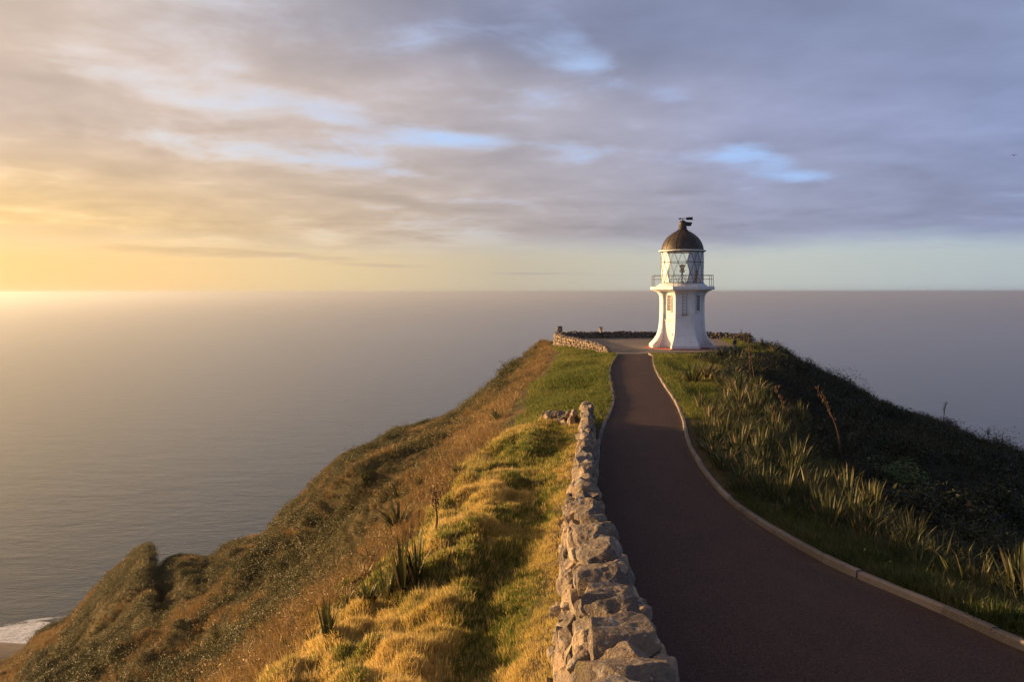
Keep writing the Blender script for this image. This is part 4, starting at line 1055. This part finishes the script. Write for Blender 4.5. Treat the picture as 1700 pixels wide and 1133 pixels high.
def flax(x, y, kind, scale, label, group, rot=None):
    pool = {'full': FLAX, 'up': FLAX_UP, 'low': FLAX_LOW}[kind]; me = pool[rng.integers(len(pool))]
    o = bpy.data.objects.new('flax_plant', me); COL.objects.link(o)
    o.location = (x, y, hz(x, y) - .04); s_ = scale; o.scale = (s_, s_, s_ * rng.uniform(.9, 1.12)); o.rotation_euler = (rng.normal(0, .06), rng.normal(0, .06), rng.uniform(0, 6.28) if rot is None else rot)
    return tag(o, label, 'flax', group)


G_R = 'flax clumps between the red path and the dark slope'
G_L = 'flax clumps on the sunlit seaward slope'
# right: the two stands on the lawn's edge
for (u, v, k, s_, lab) in [(1150, 637, 'full', 1.25, 'spiky flax clump standing out alone on the lawn nearest the lighthouse path'),
                           (1175, 632, 'full', 1.25, 'flax clump on the lawn just right of the lone spiky clump'),
                           (1232, 668, 'full', 1.45, 'rounded flax clump below the pair of tall brown flower stalks'),
                           (1252, 582, 'full', .9, 'dark flax clump against the sea at the right end of the forecourt wall'),
                           (1283, 590, 'full', .9, 'small yellowish flax clump on the skyline right of the forecourt wall')]:
    px_, py_, pz_ = on_ground(u, v); flax(px_, py_, k, s_, lab, G_R)
for i in range(30):
    u, v = rng.uniform(1168, 1262), rng.uniform(598, 664)
    if v > 640 and u < 1180: continue
    px_, py_, pz_ = on_ground(u, v); flax(px_, py_, 'full', rng.uniform(.75, 1.1), 'sunlit flax clump in the dense thicket on the lawn edge in front of the lighthouse', G_R)
for i in range(130):
    yy_ = rng.uniform(18.0, 33); f_ = rng.random() ** .8
    xx_ = float(xkr(yy_)) + .38 + f_ * (1.9 + .09 * (yy_ - 18)) + (1.5 if yy_ > 30 else 0) * rng.random()
    flax(xx_, yy_, 'full' if rng.random() < .75 else 'up', rng.uniform(.42, .72), 'pale tipped flax clump in the tall bank crowding the right kerb halfway along the path', G_R)
for i in range(42):
    yy_ = rng.uniform(14.0, 18.5); xx_ = float(xkr(yy_)) + .75 + rng.random() * 2.1
    flax(xx_, yy_, 'up' if rng.random() < .45 else 'full', rng.uniform(.4, .66), 'upright flax clump with golden tips in the row beside the bend of the right kerb', G_R)
for i in range(13):
    yy_ = rng.uniform(8.2, 14.2); xx_ = float(xkr(yy_)) + 1.25 + rng.random() * 1.2 + (0.25 if yy_ < 11 else 0)
    flax(xx_, yy_, 'up' if rng.random() < .5 else 'low', rng.uniform(.35, .62), 'sparse shaded flax clump behind the grass verge at the near right', G_R)
# left: surveyed clumps, then scattered ones
for (u, v, k, s_, lab) in [(690, 962, 'up', 1.0, 'tallest stiff flax clump at the lip of the golden grass left of the wall'), (668, 975, 'up', .95, 'stiff flax clump just left of the tallest one at the grass lip'),
                           (640, 1000, 'up', .85, 'upright flax clump below the tallest clumps on the grass lip'), (612, 1000, 'full', .75, 'bushy flax clump left of the upright group on the grass lip'),
                           (545, 1062, 'up', .72, 'lone flax fan with dark green blades at the near edge of the golden grass'), (520, 1070, 'low', .7, 'pale ragged flax clump beside the lone green fan'),
                           (475, 1090, 'low', .7, 'straggly flax clump low on the left of the near golden grass'), (660, 885, 'full', 1.5, 'big dark rounded flax clump halfway along the seaward slope'),
                           (590, 960, 'full', .8, 'green flax clump on the slope left of the grass lip'), (825, 700, 'full', 1.1, 'grey green flax clump on the slope level with the spur of stones'),
                           (700, 810, 'full', 1.1, 'flax clump with bright blades above the big dark rounded clump'), (762, 790, 'low', 1.0, 'thin pale flax clump at the top of the dry slope')]:
    px_, py_, pz_ = on_ground(u, v); flax(px_, py_, k, s_ * .62, lab, G_L)
for i in range(52):
    t_ = rng.random(); y_ = 14 + 66 * t_ ** .9; x_ = float(xl_edge(y_)) - .8 - abs(rng.normal(0, 1)) * (2.2 + .16 * y_)
    flax(x_, y_, 'full' if rng.random() < .6 else 'low', rng.uniform(.4, .8), 'glinting flax clump among the scrub of the sunlit seaward slope', G_L)


# dead flower stalks, and one fresh green shrub in the dark slope
def stalk(u, v, h, label, lean=0.0, group='dead flax flower stalks'):
    px_, py_, pz_ = on_ground(u, v); root = empty('flower_stalk', (px_, py_, pz_)); tag(root, label, 'flax stalk', group)
    b = rng.normal(0, .12) + lean; pts = [(b * h * t * t + .03 * math.sin(t * 5), .02 * math.sin(t * 7), h * t) for t in np.linspace(0, 1, 9)]
    m = MB(); m.tube(pts, list(np.linspace(.028, .012, 9)), 6); m.build('stem', M_STALK, root)
    m = MB()
    for k in range(26):
        t = rng.uniform(.55, 1.0); c = np.array([np.interp(t, np.linspace(0, 1, 9), [p[0] for p in pts]), 0, h * t]); d = np.r_[rng.normal(0, .055, 2), rng.uniform(.02, .08)]
        m.tube([c, c + d], [.008, .006], 4); m.tube([c + d, c + d + (0, 0, .035), c + d + (.01, 0, .07)], [.006, .014, .005], 5, rnd=rng.random())
    m.build('seed_pods', M_STALK, root)
stalk(1244, 655, 2.6, 'left of the two tall brown flower stalks behind the flax thicket near the lighthouse')
stalk(1252, 655, 2.7, 'right of the two tall brown flower stalks behind the flax thicket near the lighthouse', .1)
stalk(1312, 740, 1.7, 'curled flower stalk standing in the dark scrub below the lawn', -.15); stalk(1395, 770, 2.2, 'bent pale flower stalk alone in the middle of the dark slope', -.25)
stalk(1290, 735, 1.1, 'short flower stalk left of the curled one in the dark scrub'); stalk(1617, 900, .7, 'thin flower stalk in the dark scrub at the right edge')
stalk(722, 886, .8, 'thin pale flower stalk at the upper edge of the golden grass', 0); stalk(1565, 690, 1.4, 'fine flower stalk on the right hand skyline'); stalk(1640, 715, 1.0, 'short flower stalk low on the right hand skyline')
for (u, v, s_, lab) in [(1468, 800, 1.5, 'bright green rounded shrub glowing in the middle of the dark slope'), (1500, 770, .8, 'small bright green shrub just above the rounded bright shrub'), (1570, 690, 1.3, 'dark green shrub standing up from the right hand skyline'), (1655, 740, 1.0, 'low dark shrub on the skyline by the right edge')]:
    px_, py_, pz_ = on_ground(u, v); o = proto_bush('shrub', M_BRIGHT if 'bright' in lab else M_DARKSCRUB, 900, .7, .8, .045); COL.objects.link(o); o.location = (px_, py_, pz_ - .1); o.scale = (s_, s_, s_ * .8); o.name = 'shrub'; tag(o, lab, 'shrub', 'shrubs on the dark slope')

# surf and shoal under the cliff at the lower left
dx, dz = ray(20, 1075); yb = (SEA_Z - CZ) / dz; xb = dx * yb
th = np.linspace(0, 2 * np.pi, 65)[:-1]
def blob(name, mat, cx_, cy_, rx_, ry_, z_, seed, kind, top=0.0):
    mb = MB(); V = [[cx_, cy_, z_ + top]]
    for f_, h_ in ((.33, .9), (.66, .55), (1.0, 0.0)):
        k = 1 + .45 * fbm2(np.cos(th) * 1.6 + seed, np.sin(th) * 1.6, 4, seed) * f_
        V += np.c_[cx_ + rx_ * f_ * k * np.cos(th), cy_ + ry_ * f_ * k * np.sin(th), np.full(64, z_ + top * h_)].tolist()
    F = [np.array([(0, 1 + i, 1 + (i + 1) % 64) for i in range(64)]), np.array([(1 + r * 64 + i, 1 + r * 64 + 64 + i, 1 + r * 64 + 64 + (i + 1) % 64, 1 + r * 64 + (i + 1) % 64) for r in range(2) for i in range(64)])]
    mb.add(V, F, 0, np.r_[0, np.repeat([.33, .66, 1.0], 64)]); return tag(mb.build(name, mat, smooth=True), kind=kind)
blob('surf_foam', M_FOAM, xb + 6, yb + 12, 66, 26, SEA_Z + .25, 5, 'stuff', .5)
blob('shoal', M_SHOAL, xb - 6, yb - 14, 40, 17, SEA_Z + .4, 9, 'structure', 2.5)


# ------------------------------------------------------------------ sea haze, glowing towards the low sun
HAZE = 1.5e-4
hm = bpy.data.materials.new('haze'); hm.use_nodes = True; T = NT(hm.node_tree)
pv = T.n('ShaderNodeVolumePrincipled'); pv.inputs['Density'].default_value = HAZE; pv.inputs['Anisotropy'].default_value = 0.73; pv.inputs['Color'].default_value = (.84, .91, 1.0, 1)
ho = T.n('ShaderNodeOutputMaterial'); T.nt.links.new(pv.outputs[0], ho.inputs['Volume'])
m = MB(); zt, zb_ = 12.4, SEA_Z - 8.0; m.box((0, 0, (zt + zb_) / 2), (122000, 122000, zt - zb_)); o = m.build('haze', hm); tag(o, kind='stuff')
